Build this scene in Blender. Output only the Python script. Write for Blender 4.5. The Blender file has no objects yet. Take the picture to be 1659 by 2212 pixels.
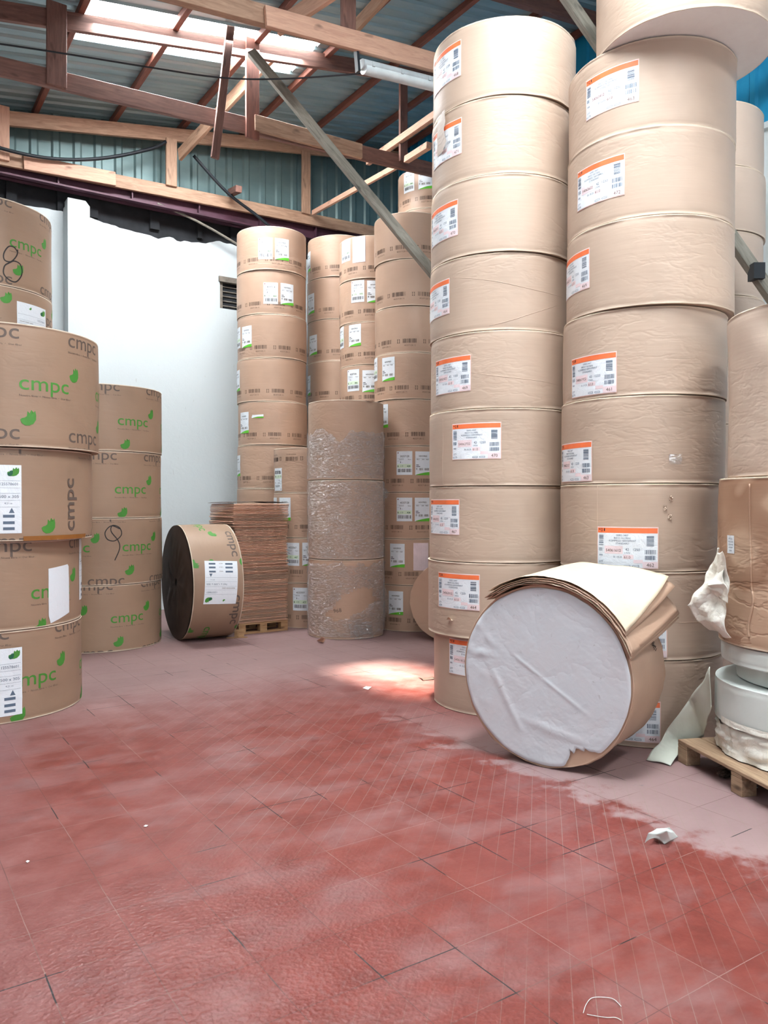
import bpy, bmesh, math, random
from mathutils import Vector, Matrix, noise
sc = bpy.context.scene
COL = sc.collection
PI = math.pi
# ------------------------------------------------------------------ camera, world, light
F, CX, CY, EYE = 1700.0, 829.5, 1106.0, 1.70
PITCH = math.atan(21 / F)
cd = bpy.data.cameras.new('camera'); cam = bpy.data.objects.new('camera', cd); COL.objects.link(cam)
cam.location = (0, 0, EYE); cam.rotation_euler = (PI / 2 - PITCH, 0, 0)
cd.sensor_fit = 'HORIZONTAL'; cd.sensor_width = 36; cd.lens = F / 1659 * 36; cd.clip_start = .05; cd.clip_end = 200
sc.camera = cam
sc.view_settings.view_transform = 'Standard'; sc.view_settings.look = 'None'; sc.view_settings.gamma = 1
sc.view_settings.exposure = 0.15
sc.cycles.max_bounces = 6; sc.cycles.diffuse_bounces = 3; sc.cycles.transparent_max_bounces = 12
sc.cycles.sample_clamp_indirect = 6; sc.cycles.use_denoising = True; sc.cycles.use_adaptive_sampling = True; sc.cycles.adaptive_threshold = .05; sc.cycles.use_auto_tile = False; sc.cycles.time_limit = 1000
w = bpy.data.worlds.new('sky'); sc.world = w; w.use_nodes = True
w.node_tree.nodes['Background'].inputs[0].default_value = (.86, .94, 1, 1)
w.node_tree.nodes['Background'].inputs[1].default_value = 1.6
BA = math.radians(33.7)                       # the building stands turned to the camera by this angle
U = Vector((math.cos(BA), math.sin(BA), 0)); N = Vector((-math.sin(BA), math.cos(BA), 0))
BROT = Matrix.Rotation(BA, 4, 'Z')
def B(s, w_, z=0.0): return U * s + N * w_ + Vector((0, 0, z))
def add_light(name, kind, loc, energy, color, size=None, sizey=None, rot=None, direction=None):
    l = bpy.data.lights.new(name, kind); l.energy = energy; l.color = color
    if kind == 'AREA':
        l.shape = 'RECTANGLE'; l.size = size; l.size_y = sizey
    o = bpy.data.objects.new(name, l); COL.objects.link(o); o.location = loc
    if direction is not None: o.rotation_euler = Vector(direction).to_track_quat('-Z', 'Y').to_euler()
    if rot: o.rotation_euler = rot
    return o
SUNDIR = (B(4.75, 6.35) - B(4.25, 5.85, 7.7)).normalized()
s_ = add_light('sun', 'SUN', (0, 0, 14), 38, (1, .92, .76), direction=SUNDIR); s_.data.angle = math.radians(5.5)
# fill light added behind the camera, as if from an unseen door
add_light('rear_fill', 'AREA', B(0.5, -5.6, 2.6), 112, (.93, .97, 1), 6.0, 4.6, direction=B(.35, 1, -.05))
# daylight falling in by the roof lights over the aisle and the front stacks
for k, (s0, w0, sx, sy, e) in enumerate([(3.6, 9.6, 2.7, .8, 285), (2.6, 2.6, 3.4, .9, 300), (2.9, -1.6, 3.4, .9, 120), (-1.8, 5.0, 2.6, .8, 50)]):
    a = add_light('roof_daylight', 'AREA', B(s0, w0, 6.82 + .155 * s0), e, (.92, .97, 1), sx, sy)
    a.rotation_euler = (0, -math.atan(.155), BA)
    a.rotation_mode = 'XYZ'

# ------------------------------------------------------------------ measuring aids
cp, sp = math.cos(PITCH), math.sin(PITCH)
def ray(px, py):
    x = (px - CX) / F; z = -(py - CY) / F
    return Vector((x, cp + z * sp, -sp + z * cp))
def at(px, py, Y):
    r = ray(px, py); return Vector((0, 0, EYE)) + r * (Y / r.y)
def atw(px, py, w_):
    r = ray(px, py); return Vector((0, 0, EYE)) + r * (w_ / r.dot(N))
def floorpt(px, py, z=0):
    r = ray(px, py); return Vector((0, 0, EYE)) + r * ((z - EYE) / r.z)
def oncyl(px, py, cx, cy, R):
    """angle round the cylinder (0 faces -y, grows to +x) and height where a line of sight meets it"""
    r = ray(px, py); a = r.x ** 2 + r.y ** 2; b = -(r.x * cx + r.y * cy); c = cx * cx + cy * cy - R * R
    d = b * b - a * c
    t = (-b - math.sqrt(max(d, 0))) / a
    x, y, z = r.x * t - cx, r.y * t - cy, EYE + r.z * t
    return math.atan2(x, -y), z

# ------------------------------------------------------------------ materials
def s2l(c): return tuple(((v / 255) / 12.92 if v / 255 <= .04045 else ((v / 255 + .055) / 1.055) ** 2.4) for v in c) + (1,)
class NT:
    def __init__(s, name):
        s.m = bpy.data.materials.new(name); s.m.use_nodes = True; s.t = s.m.node_tree
        s.p = s.t.nodes['Principled BSDF']; s.out = s.t.nodes['Material Output']
    def n(s, typ, **kw):
        x = s.t.nodes.new(typ)
        for k, v in kw.items():
            if hasattr(x, k): setattr(x, k, v)
        return x
    def l(s, a, b): s.t.links.new(a, b)
    def coord(s, scale=(1, 1, 1), rot=(0, 0, 0), kind='Object', loc=(0, 0, 0)):
        c = s.n('ShaderNodeTexCoord'); m = s.n('ShaderNodeMapping'); s.l(c.outputs[kind], m.inputs[0])
        m.inputs['Scale'].default_value = scale; m.inputs['Rotation'].default_value = rot; m.inputs['Location'].default_value = loc
        return m.outputs[0]
    def noise(s, vec, scale=5, detail=4, rough=.55, dist=0):
        x = s.n('ShaderNodeTexNoise'); s.l(vec, x.inputs['Vector'])
        x.inputs['Scale'].default_value = scale; x.inputs['Detail'].default_value = detail
        x.inputs['Roughness'].default_value = rough; x.inputs['Distortion'].default_value = dist
        return x.outputs[0]
    def ramp(s, fac, stops):
        r = s.n('ShaderNodeValToRGB'); s.l(fac, r.inputs[0]); e = r.color_ramp.elements
        while len(e) < len(stops): e.new(.5)
        for k, (p, c) in enumerate(stops):
            e[k].position = p; e[k].color = c if len(c) == 4 else tuple(c) + (1,)
        return r.outputs[0]
    def math(s, op, a, b=None, clamp=False):
        x = s.n('ShaderNodeMath', operation=op); x.use_clamp = clamp
        for k, v in enumerate((a, b)):
            if v is None: continue
            if isinstance(v, (int, float)): x.inputs[k].default_value = v
            else: s.l(v, x.inputs[k])
        return x.outputs[0]
    def mix(s, fac, a, b, blend='MIX'):
        x = s.n('ShaderNodeMix'); x.data_type = 'RGBA'; x.blend_type = blend
        for k, v in ((0, fac), (6, a), (7, b)):
            if isinstance(v, (int, float)): x.inputs[k].default_value = v
            elif isinstance(v, tuple): x.inputs[k].default_value = v
            else: s.l(v, x.inputs[k])
        return x.outputs[2]
    def bump(s, h, strength=.3, dist=.01, prev=None):
        b = s.n('ShaderNodeBump'); s.l(h, b.inputs['Height']); b.inputs['Strength'].default_value = strength
        b.inputs['Distance'].default_value = dist
        if prev is not None: s.l(prev, b.inputs['Normal'])
        return b.outputs[0]
def simple(name, rgb, rough=.6, metal=0, var=.08, scale=8):
    t = NT(name); c = s2l(rgb)
    f = t.noise(t.coord(), scale, 3)
    dk = tuple(v * (1 - var) for v in c[:3]) + (1,); lt = tuple(min(1, v * (1 + var)) for v in c[:3]) + (1,)
    t.l(t.ramp(f, [(.3, dk), (.7, lt)]), t.p.inputs['Base Color'])
    t.p.inputs['Roughness'].default_value = rough; t.p.inputs['Metallic'].default_value = metal
    return t.m
def kraft(name, rgb, wr=.35, stain=.12, rough=.5, rib=.055, bands=False):
    """brown wrapping paper: faint lengthwise ribs, soft creases, uneven tone"""
    t = NT(name); c = s2l(rgb); o = t.coord()
    info = t.n('ShaderNodeObjectInfo')
    off = t.n('ShaderNodeVectorMath', operation='ADD'); t.l(o, off.inputs[0])
    mm = t.n('ShaderNodeVectorMath', operation='SCALE'); t.l(info.outputs['Location'], mm.inputs[0]); mm.inputs['Scale'].default_value = 1.7
    t.l(mm.outputs[0], off.inputs[1]); v = off.outputs[0]
    tone = t.noise(v, 1.6, 3, .6)
    dk = tuple(x * (1 - stain * 2) for x in c[:3]) + (1,); lt = tuple(min(1, x * (1 + stain)) for x in c[:3]) + (1,)
    col = t.ramp(tone, [(.25, dk), (.5, c), (.75, lt)])
    st = t.n('ShaderNodeMapping'); t.l(v, st.inputs[0]); st.inputs['Scale'].default_value = (1, 1, 15)
    streak = t.noise(st.outputs[0], 2.2, 2, .6)
    col = t.mix(t.math('MULTIPLY', t.math('SUBTRACT', streak, .45, True), (.3 if rib < .05 else .45), True), col, dk)
    if bands:
        bn = t.noise(t.coord((1.2, 1.2, 1.7)), 1.3, 2, .4)
        col = t.mix(t.ramp(bn, [(.46, (0, 0, 0)), (.50, (.75, .75, .75)), (.6, (.45, .45, .45)), (.63, (0, 0, 0))]), col, s2l((136, 96, 72)))
    t.l(col, t.p.inputs['Base Color']); t.p.inputs['Roughness'].default_value = rough
    n1 = t.n('ShaderNodeMapping'); t.l(v, n1.inputs[0]); n1.inputs['Scale'].default_value = (1, 1, 2.6)
    ridge = t.noise(n1.outputs[0], 3.2, 3, .55, .25)
    ridge = t.math('ABSOLUTE', t.math('SUBTRACT', ridge, .5))
    mask = t.ramp(t.noise(v, 1.1, 0), [(.42, (0, 0, 0)), (.62, (1, 1, 1))])
    ridge = t.math('MULTIPLY', t.math('MINIMUM', ridge, .07), mask)
    b = t.bump(ridge, wr, .12)
    b = t.bump(streak, rib, .02, b)
    t.l(b, t.p.inputs['Normal'])
    return t.m
M = {}
M['kraft'] = kraft('kraft_wrapper', (188, 168, 152), .13, .06)
M['kraft_front'] = kraft('kraft_wrapper_creased', (184, 162, 144), .12, .06)
M['kraft_print'] = kraft('printed_kraft_board', (156, 128, 106), .05, .07, .5, .04)
M['kraft_tan'] = kraft('kraft_wrapper_tan', (184, 153, 131), .12, .05)
M['kraft_stained'] = kraft('water_stained_kraft', (184, 154, 130), .38, .1, bands=True)
M['kraft_edge'] = simple('kraft_paper_edge', (204, 186, 166), .7)
M['kraft_dark'] = simple('dark_kraft_end', (72, 58, 50), .65, var=.3, scale=4)
M['kraft_red'] = kraft('red_brown_sheet', (216, 172, 146), .5, .12)
M['cream'] = kraft('cream_sheet', (224, 206, 180), .2, .05)
M['ink'] = simple('black_ink', (40, 36, 36), .6)
M['ink_soft'] = simple('faded_black_ink', (92, 72, 60), .6)
M['ink_grey'] = simple('grey_ink', (98, 84, 76), .6)
M['ink_green'] = simple('green_ink', (70, 138, 52), .55)
M['ink_blue'] = simple('blue_grey_ink', (92, 108, 128), .55)
M['green_dark'] = simple('dark_green_ink', (20, 90, 62), .55)
M['green_lime'] = simple('lime_green_ink', (98, 190, 52), .5)
M['green_pale'] = simple('pale_green_ink', (214, 232, 208), .5)
M['orange'] = simple('orange_ink', (240, 120, 72), .5)
M['pinkish'] = simple('pink_ink', (232, 212, 216), .5)
M['pink_edge'] = simple('label_pink_edge', (232, 196, 186), .5)
M['red_dot'] = simple('red_ink', (120, 30, 30), .5)
def paperlabel():
    t = NT('white_label_paper'); o = t.coord()
    t.p.inputs['Base Color'].default_value = s2l((226, 232, 238)); t.p.inputs['Roughness'].default_value = .42
    r = t.noise(o, 9, 4, .6, 1.2); r = t.math('MINIMUM', t.math('ABSOLUTE', t.math('SUBTRACT', r, .5)), .06)
    t.l(t.bump(r, .35, .03), t.p.inputs['Normal']); return t.m
M['label'] = paperlabel()
def whitepaper(name, rgb, wr, dirt=.5):
    t = NT(name); o = t.coord(); c = s2l(rgb)
    d = t.noise(o, 3.0, 6, .65); d2 = t.noise(o, 16, 5, .7, .6)
    g = s2l((150, 146, 146))
    col = t.mix(t.math('MULTIPLY', t.ramp(d2, [(.64, (0, 0, 0)), (.76, (1, 1, 1))]), dirt), c, g)
    col = t.mix(t.math('MULTIPLY', t.ramp(d, [(.45, (0, 0, 0)), (.8, (1, 1, 1))]), .35), col, s2l((205, 196, 196)))
    t.l(col, t.p.inputs['Base Color']); t.p.inputs['Roughness'].default_value = .45
    r = t.noise(o, 2.2, 4, .5, .2); r = t.math('MINIMUM', t.math('ABSOLUTE', t.math('SUBTRACT', r, .5)), .08)
    b = t.bump(r, wr, .15); b = t.bump(t.noise(o, 12, 3, .6, 1.5), wr * .3, .02, b)
    t.l(b, t.p.inputs['Normal']); return t.m
M['endpaper'] = whitepaper('white_end_paper', (202, 207, 213), .16, .8)
M['white_reel'] = whitepaper('white_reel_paper', (206, 214, 210), .1, .1)
M['white_end'] = whitepaper('clean_white_end', (232, 230, 228), .1, .1)
M['crumple'] = whitepaper('crumpled_white_paper', (226, 224, 214), 1.0, .15)
M['strip'] = whitepaper('pale_strip_paper', (206, 212, 200), .3, .15)
def wood(name, a, b_, rough=.65):
    t = NT(name); info = t.n('ShaderNodeObjectInfo'); o = t.coord((1, 9, 9))
    ad = t.n('ShaderNodeVectorMath', operation='ADD'); t.l(o, ad.inputs[0]); t.l(info.outputs['Location'], ad.inputs[1])
    g = t.noise(ad.outputs[0], 3.0, 6, .6, 1.2)
    k = t.noise(t.coord((1.2, 3, 3)), 2.2, 2)
    c1 = t.ramp(g, [(.3, s2l(a)), (.7, s2l(b_))])
    dk = tuple(v * .35 for v in s2l(a)[:3]) + (1,)
    col = t.mix(t.ramp(k, [(.70, (0, 0, 0)), (.78, (.8, .8, .8))]), c1, dk)
    t.l(col, t.p.inputs['Base Color']); t.p.inputs['Roughness'].default_value = rough
    t.l(t.bump(g, .25, .004), t.p.inputs['Normal']); return t.m
M['timber'] = wood('pale_timber', (156, 122, 100), (194, 160, 134))
M['timber_brown'] = wood('brown_timber', (104, 72, 64), (138, 100, 88))
M['timber_red'] = wood('red_brown_purlin', (110, 66, 56), (140, 88, 72))
M['timber_pink'] = wood('new_timber', (196, 150, 128), (222, 180, 154))
M['pallet'] = wood('pallet_wood', (142, 104, 70), (184, 146, 106))
M['pallet_edge'] = wood('worn_pallet_wood', (128, 100, 78), (176, 150, 122))
M['pallet_dark'] = wood('old_pallet_wood', (96, 68, 50), (140, 106, 80))
def sheet(name, a, b_, metal=.25, rough=.42):
    t = NT(name); o = t.coord((.35, 2.5, 1))
    f = t.noise(o, 2.0, 5, .6)
    t.l(t.ramp(f, [(.3, s2l(a)), (.7, s2l(b_))]), t.p.inputs['Base Color'])
    t.p.inputs['Roughness'].default_value = rough; t.p.inputs['Metallic'].default_value = metal; return t.m
M['roof'] = sheet('blue_grey_roof_sheet', (136, 166, 174), (164, 188, 194))
M['cladding'] = sheet('green_grey_wall_sheet', (106, 134, 136), (130, 156, 156))
M['blue'] = sheet('blue_wall_sheet', (30, 150, 200), (44, 164, 212), .1)
M['steel'] = simple('purple_steel', (84, 52, 66), .5, .2, .25, 3)
M['shade_block'] = simple('bare_masonry_painted_shade', (34, 36, 40), .9, 0, .4, 5)  # bare masonry, with the shade below the beams put into its colour
M['concrete'] = simple('bare_concrete', (128, 120, 110), .9, 0, .3, 9)
M['pole'] = wood('weathered_grey_bar', (112, 108, 98), (156, 150, 138), .6)
M['black'] = simple('black_rubber', (22, 30, 38), .5)
M['lampbody'] = simple('lamp_housing_plastic', (196, 206, 210), .4)
M['lampglass'] = simple('lamp_diffuser_plastic', (226, 236, 238), .15)
def plaster():
    t = NT('white_plaster'); o = t.coord()
    d = t.noise(o, 1.2, 6, .6); d2 = t.noise(t.coord((6, 6, 1.2)), 3.5, 5, .75, .5)
    col = t.mix(t.ramp(d2, [(.66, (0, 0, 0)), (.74, (.55, .55, .55))]), s2l((208, 216, 218)), s2l((160, 158, 152)))
    col = t.mix(t.math('MULTIPLY', d, .25), col, s2l((198, 208, 212)))
    t.l(col, t.p.inputs['Base Color']); t.p.inputs['Roughness'].default_value = .85
    t.l(t.bump(t.noise(o, 6, 6, .7), .3, .02), t.p.inputs['Normal']); return t.m
M['plaster'] = plaster()
def wrapfilm():
    t = NT('clear_stretch_film')
    t.t.nodes.remove(t.p)
    tr = t.n('ShaderNodeBsdfTransparent'); tr.inputs[0].default_value = (.95, .95, .95, 1)
    g = t.n('ShaderNodeBsdfGlossy'); g.inputs['Roughness'].default_value = .14; g.inputs[0].default_value = (.95, .97, 1, 1)
    df = t.n('ShaderNodeBsdfDiffuse'); df.inputs[0].default_value = (.8, .8, .8, 1)
    o = t.coord((1, 1, 3.2))
    r = t.noise(o, 5, 6, .62, 1.8); r2 = t.math('ABSOLUTE', t.math('SUBTRACT', r, .5))
    b = t.bump(t.math('MINIMUM', r2, .1), 1.0, .25)
    t.l(b, g.inputs['Normal'])
    m1 = t.n('ShaderNodeMixShader'); m1.inputs[0].default_value = .3; t.l(g.outputs[0], m1.inputs[1]); t.l(df.outputs[0], m1.inputs[2])
    m2 = t.n('ShaderNodeMixShader'); t.l(tr.outputs[0], m2.inputs[1]); t.l(m1.outputs[0], m2.inputs[2])
    f = t.ramp(r2, [(0, (.75, .75, .75)), (.02, (.34, .34, .34)), (.07, (.16, .16, .16))])  # creases mixed whiter, painting in glints on the film
    t.l(f, m2.inputs[0]); t.l(m2.outputs[0], t.out.inputs[0]); return t.m
M['film'] = wrapfilm()
def skypane():
    t = NT('translucent_roof_light'); t.p.inputs['Base Color'].default_value = (.9, .95, 1, 1)
    t.p.inputs['Emission Color'].default_value = (.93, .98, 1, 1); t.p.inputs['Emission Strength'].default_value = 22
    return t.m
M['pane'] = skypane()
def floor_mat():
    """33 cm red tiles with fine diagonal grooves, black open joints here and there, grey-pink dust"""
    t = NT('red_tile_floor'); o = t.coord()
    sep = t.n('ShaderNodeSeparateXYZ'); t.l(o, sep.inputs[0]); X, Y = sep.outputs[0], sep.outputs[1]
    P = .3343
    def tri(v, period, off=0.0):            # distance to the next joint line, metres
        a = t.math('FRACT', t.math('DIVIDE', t.math('ADD', v, 10.0 * period - off), period))
        return t.math('MULTIPLY', t.math('MINIMUM', a, t.math('SUBTRACT', 1.0, a)), period)
    wob = t.math('MULTIPLY', t.math('SUBTRACT', t.noise(o, 2.5, 3), .5), .012)
    Xw = t.math('ADD', X, wob); Yw = t.math('ADD', Y, wob)
    jx = tri(Xw, P, .21); jy = tri(Yw, P, .325)
    joint = t.math('MINIMUM', jx, jy)
    dg = tri(t.math('MULTIPLY', t.math('SUBTRACT', Xw, Yw), .7071), P * .7071 / 3, .03)
    patch = t.noise(o, 1.3, 3); fine = t.noise(o, 5, 6, .65); sp_ = t.noise(o, 30, 4, .7)
    red = t.ramp(fine, [(.25, s2l((104, 43, 37))), (.5, s2l((119, 52, 45))), (.75, s2l((133, 66, 58)))])
    # tile to tile tone
    bx = t.n('ShaderNodeTexWhiteNoise'); bx.noise_dimensions = '2D'
    fl = t.n('ShaderNodeCombineXYZ')
    t.l(t.math('FLOOR', t.math('DIVIDE', t.math('ADD', Xw, 10 * P - .21), P)), fl.inputs[0])
    t.l(t.math('FLOOR', t.math('DIVIDE', t.math('ADD', Yw, 10 * P - .325), P)), fl.inputs[1]); t.l(fl.outputs[0], bx.inputs['Vector'])
    red = t.mix(t.math('MULTIPLY', bx.outputs['Value'], .16), red, s2l((148, 84, 76)))
    # dust: heavy by the stacks, in drifts elsewhere
    def edge(v, a, b_):
        m = t.n('ShaderNodeMapRange'); t.l(v, m.inputs[0]); m.inputs[1].default_value = a; m.inputs[2].default_value = b_
        m.interpolation_type = 'SMOOTHSTEP'; return m.outputs[0]
    wn = t.math('MULTIPLY', t.math('SUBTRACT', fine, .5), 1.3)
    e1 = edge(t.math('ADD', X, wn), 3.35, 3.62)
    e1 = t.math('MULTIPLY', e1, edge(t.math('SUBTRACT', 8.2, t.math('ADD', X, Y)), -1.9, 1.2))
    e2 = edge(t.math('ADD', Y, t.math('MULTIPLY', wn, 1.6)), 5.2, 7.6)
    e3 = edge(t.math('ADD', t.math('MULTIPLY', X, -1), t.math('MULTIPLY', wn, 1.6)), -1.3, .6)
    dust = t.math('MAXIMUM', t.math('MULTIPLY', e1, .85), t.math('MULTIPLY', e2, .72))
    dust = t.math('MAXIMUM', dust, t.math('MULTIPLY', e3, .38))
    drift = t.ramp(t.noise(t.coord((1, 1.8, 1), (0, 0, .5)), 1.5, 7, .68), [(.46, (0, 0, 0)), (.72, (.42, .42, .42))])
    dust = t.math('MAXIMUM', dust, drift)
    dcol = t.mix(patch, s2l((134, 112, 114)), s2l((164, 142, 140)))
    col = t.mix(dust, red, dcol)
    # worn grey spots
    worn = t.ramp(t.noise(o, 2.4, 6, .7), [(.68, (0, 0, 0)), (.73, (.75, .75, .75))])
    col = t.mix(worn, col, s2l((110, 106, 108)))
    # grooves
    gm = t.math('LESS_THAN', dg, .0015); gm = t.math('MULTIPLY', gm, t.ramp(t.noise(o, .55, 2), [(.38, (.2, .2, .2)), (.55, (1, 1, 1))]))
    gm = t.math('MULTIPLY', gm, edge(X, .6, 2.2))
    col = t.mix(t.math('MULTIPLY', gm, .75), col, s2l((140, 122, 114)))
    jm = t.math('LESS_THAN', joint, .0018)
    jn = t.noise(o, 1.1, 2)
    jcol = t.mix(t.ramp(jn, [(.42, (0, 0, 0)), (.5, (1, 1, 1))]), s2l((146, 120, 114)), s2l((84, 52, 48)))
    col = t.mix(t.math('MULTIPLY', jm, .7), col, jcol)
    # open black cracks on some joints
    ck = t.math('MULTIPLY', t.math('LESS_THAN', joint, .0028), t.ramp(t.noise(o, 1.9, 1), [(.59, (0, 0, 0)), (.61, (1, 1, 1))]))
    col = t.mix(ck, col, (.012, .012, .014, 1))
    t.l(col, t.p.inputs['Base Color'])
    rg = t.math('ADD', .33, t.math('MULTIPLY', dust, .35)); rg = t.math('ADD', rg, t.math('MULTIPLY', sp_, .12))
    t.l(rg, t.p.inputs['Roughness'])
    dim = t.math('MULTIPLY', t.ramp(t.noise(o, 46, 1, .4), [(.40, (0, 0, 0)), (.72, (1, 1, 1))]), t.math('MULTIPLY', edge(t.math('SUBTRACT', 0.0, t.math('ADD', Y, wn)), -4.2, -2.2), edge(t.math('SUBTRACT', 0.0, X), -2.6, -1.2)))
    b = t.bump(dim, .45, .006); b = t.bump(t.noise(o, 14, 3, .6), .12, .012, b)
    b = t.bump(t.math('MAXIMUM', t.math('SUBTRACT', 0.0, jm), -1), .6, .003, b)
    t.l(b, t.p.inputs['Normal'])
    return t.m
M['floor'] = floor_mat()

# ------------------------------------------------------------------ object helpers
def tag(o, label=None, cat=None, group=None, kind=None):
    if label: o['label'] = label
    if cat: o['category'] = cat
    if group: o['group'] = group
    if kind: o['kind'] = kind
    return o
def link(name, me, parent=None, mats=None, smooth=False):
    o = bpy.data.objects.new(name, me); COL.objects.link(o)
    if mats:
        for m in mats: me.materials.append(m)
    if smooth:
        for p in me.polygons: p.use_smooth = True
    if parent is not None: o.parent = parent
    return o
def empty(name, loc=(0, 0, 0), rz=0):
    o = bpy.data.objects.new(name, None); o.empty_display_size = .1; COL.objects.link(o); o.location = loc; o.rotation_euler = (0, 0, rz); return o
def mesh(name, vs, fs, mi=None):
    me = bpy.data.meshes.new(name); me.from_pydata([tuple(v) for v in vs], [], fs)
    if mi: me.polygons.foreach_set('material_index', mi)
    me.update(); return me
class MB:
    def __init__(s): s.v = []; s.f = []; s.m = []
    def quad(s, p, m=0):
        k = len(s.v); s.v += [tuple(q) for q in p]; s.f.append(tuple(range(k, k + len(p)))); s.m.append(m)
    def box(s, lo, hi, m=0):
        x0, y0, z0 = lo; x1, y1, z1 = hi; k = len(s.v)
        s.v += [(x0, y0, z0), (x1, y0, z0), (x1, y1, z0), (x0, y1, z0), (x0, y0, z1), (x1, y0, z1), (x1, y1, z1), (x0, y1, z1)]
        for f in ((0, 3, 2, 1), (4, 5, 6, 7), (0, 1, 5, 4), (1, 2, 6, 5), (2, 3, 7, 6), (3, 0, 4, 7)):
            s.f.append(tuple(k + q for q in f)); s.m.append(m)
    def grid(s, pts, m=0):            # pts[i][j]
        k = len(s.v); a = len(pts); b = len(pts[0])
        for r in pts: s.v += [tuple(q) for q in r]
        for i in range(a - 1):
            for j in range(b - 1):
                s.f.append((k + i * b + j, k + i * b + j + 1, k + (i + 1) * b + j + 1, k + (i + 1) * b + j)); s.m.append(m)
    def tube(s, pts, r, seg=8, m=0, closed=False):
        k0 = len(s.v); n = len(pts); pts = [Vector(p) for p in pts]
        for i, p in enumerate(pts):
            d = (pts[min(i + 1, n - 1)] - pts[max(i - 1, 0)]).normalized()
            a = d.cross(Vector((0, 0, 1)) if abs(d.z) < .9 else Vector((1, 0, 0))).normalized(); b = d.cross(a)
            rr = r[i] if isinstance(r, (list, tuple)) else r
            for j in range(seg):
                t = 2 * PI * j / seg; s.v.append(tuple(p + a * math.cos(t) * rr + b * math.sin(t) * rr))
        for i in range(n - 1):
            for j in range(seg):
                q = k0 + i * seg; s.f.append((q + j, q + (j + 1) % seg, q + seg + (j + 1) % seg, q + seg + j)); s.m.append(m)
        s.f.append(tuple(range(k0 + seg - 1, k0 - 1, -1))); s.m.append(m)
        s.f.append(tuple(range(k0 + (n - 1) * seg, k0 + n * seg))); s.m.append(m)
    def build(s, name, mats, parent=None, smooth=False, bevel=0, solid=0):
        me = mesh(name, s.v, s.f, s.m)
        if bevel:
            bm = bmesh.new(); bm.from_mesh(me)
            bmesh.ops.bevel(bm, geom=list(bm.edges), offset=bevel, segments=1, affect='EDGES', profile=.5); bm.to_mesh(me); bm.free()
        o = link(name, me, parent, mats if isinstance(mats, list) else [mats], smooth)
        if solid:
            md = o.modifiers.new('thickness', 'SOLIDIFY'); md.thickness = solid; md.offset = 0
        return o
def struct(o): o['kind'] = 'structure'; return o

def ss_(x): x = max(0, min(1, x)); return x * x * (3 - 2 * x)
# ---- flat artwork (text, bars, leaves) in metres, later wrapped on a roll
_tc = {}
def text2d(txt, size, res=2, bold=0.0):
    key = (txt, res, bold)
    if key not in _tc:
        cu = bpy.data.curves.new('t', 'FONT'); cu.body = txt; cu.size = 1; cu.resolution_u = res; cu.offset = bold
        cu.fill_mode = 'FRONT'
        ob = bpy.data.objects.new('t', cu); COL.objects.link(ob)
        dg = bpy.context.evaluated_depsgraph_get(); me = bpy.data.meshes.new_from_object(ob.evaluated_get(dg))
        vs = [(v.co.x, v.co.y) for v in me.vertices]; fs = [tuple(p.vertices) for p in me.polygons]
        # keep faces facing +z
        fx = []
        for f in fs:
            ar = sum(vs[f[i]][0] * vs[f[(i + 1) % len(f)]][1] - vs[f[(i + 1) % len(f)]][0] * vs[f[i]][1] for i in range(len(f)))
            fx.append(f if ar > 0 else f[::-1])
        x0 = min(v[0] for v in vs) if vs else 0; x1 = max(v[0] for v in vs) if vs else 1
        vs = [(x - x0, y) for x, y in vs]
        _tc[key] = (vs, fx, x1 - x0)
        bpy.data.objects.remove(ob); bpy.data.curves.remove(cu); bpy.data.meshes.remove(me)
    vs, fs, wd = _tc[key]
    return [(x * size, y * size) for x, y in vs], fs, wd * size
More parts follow.
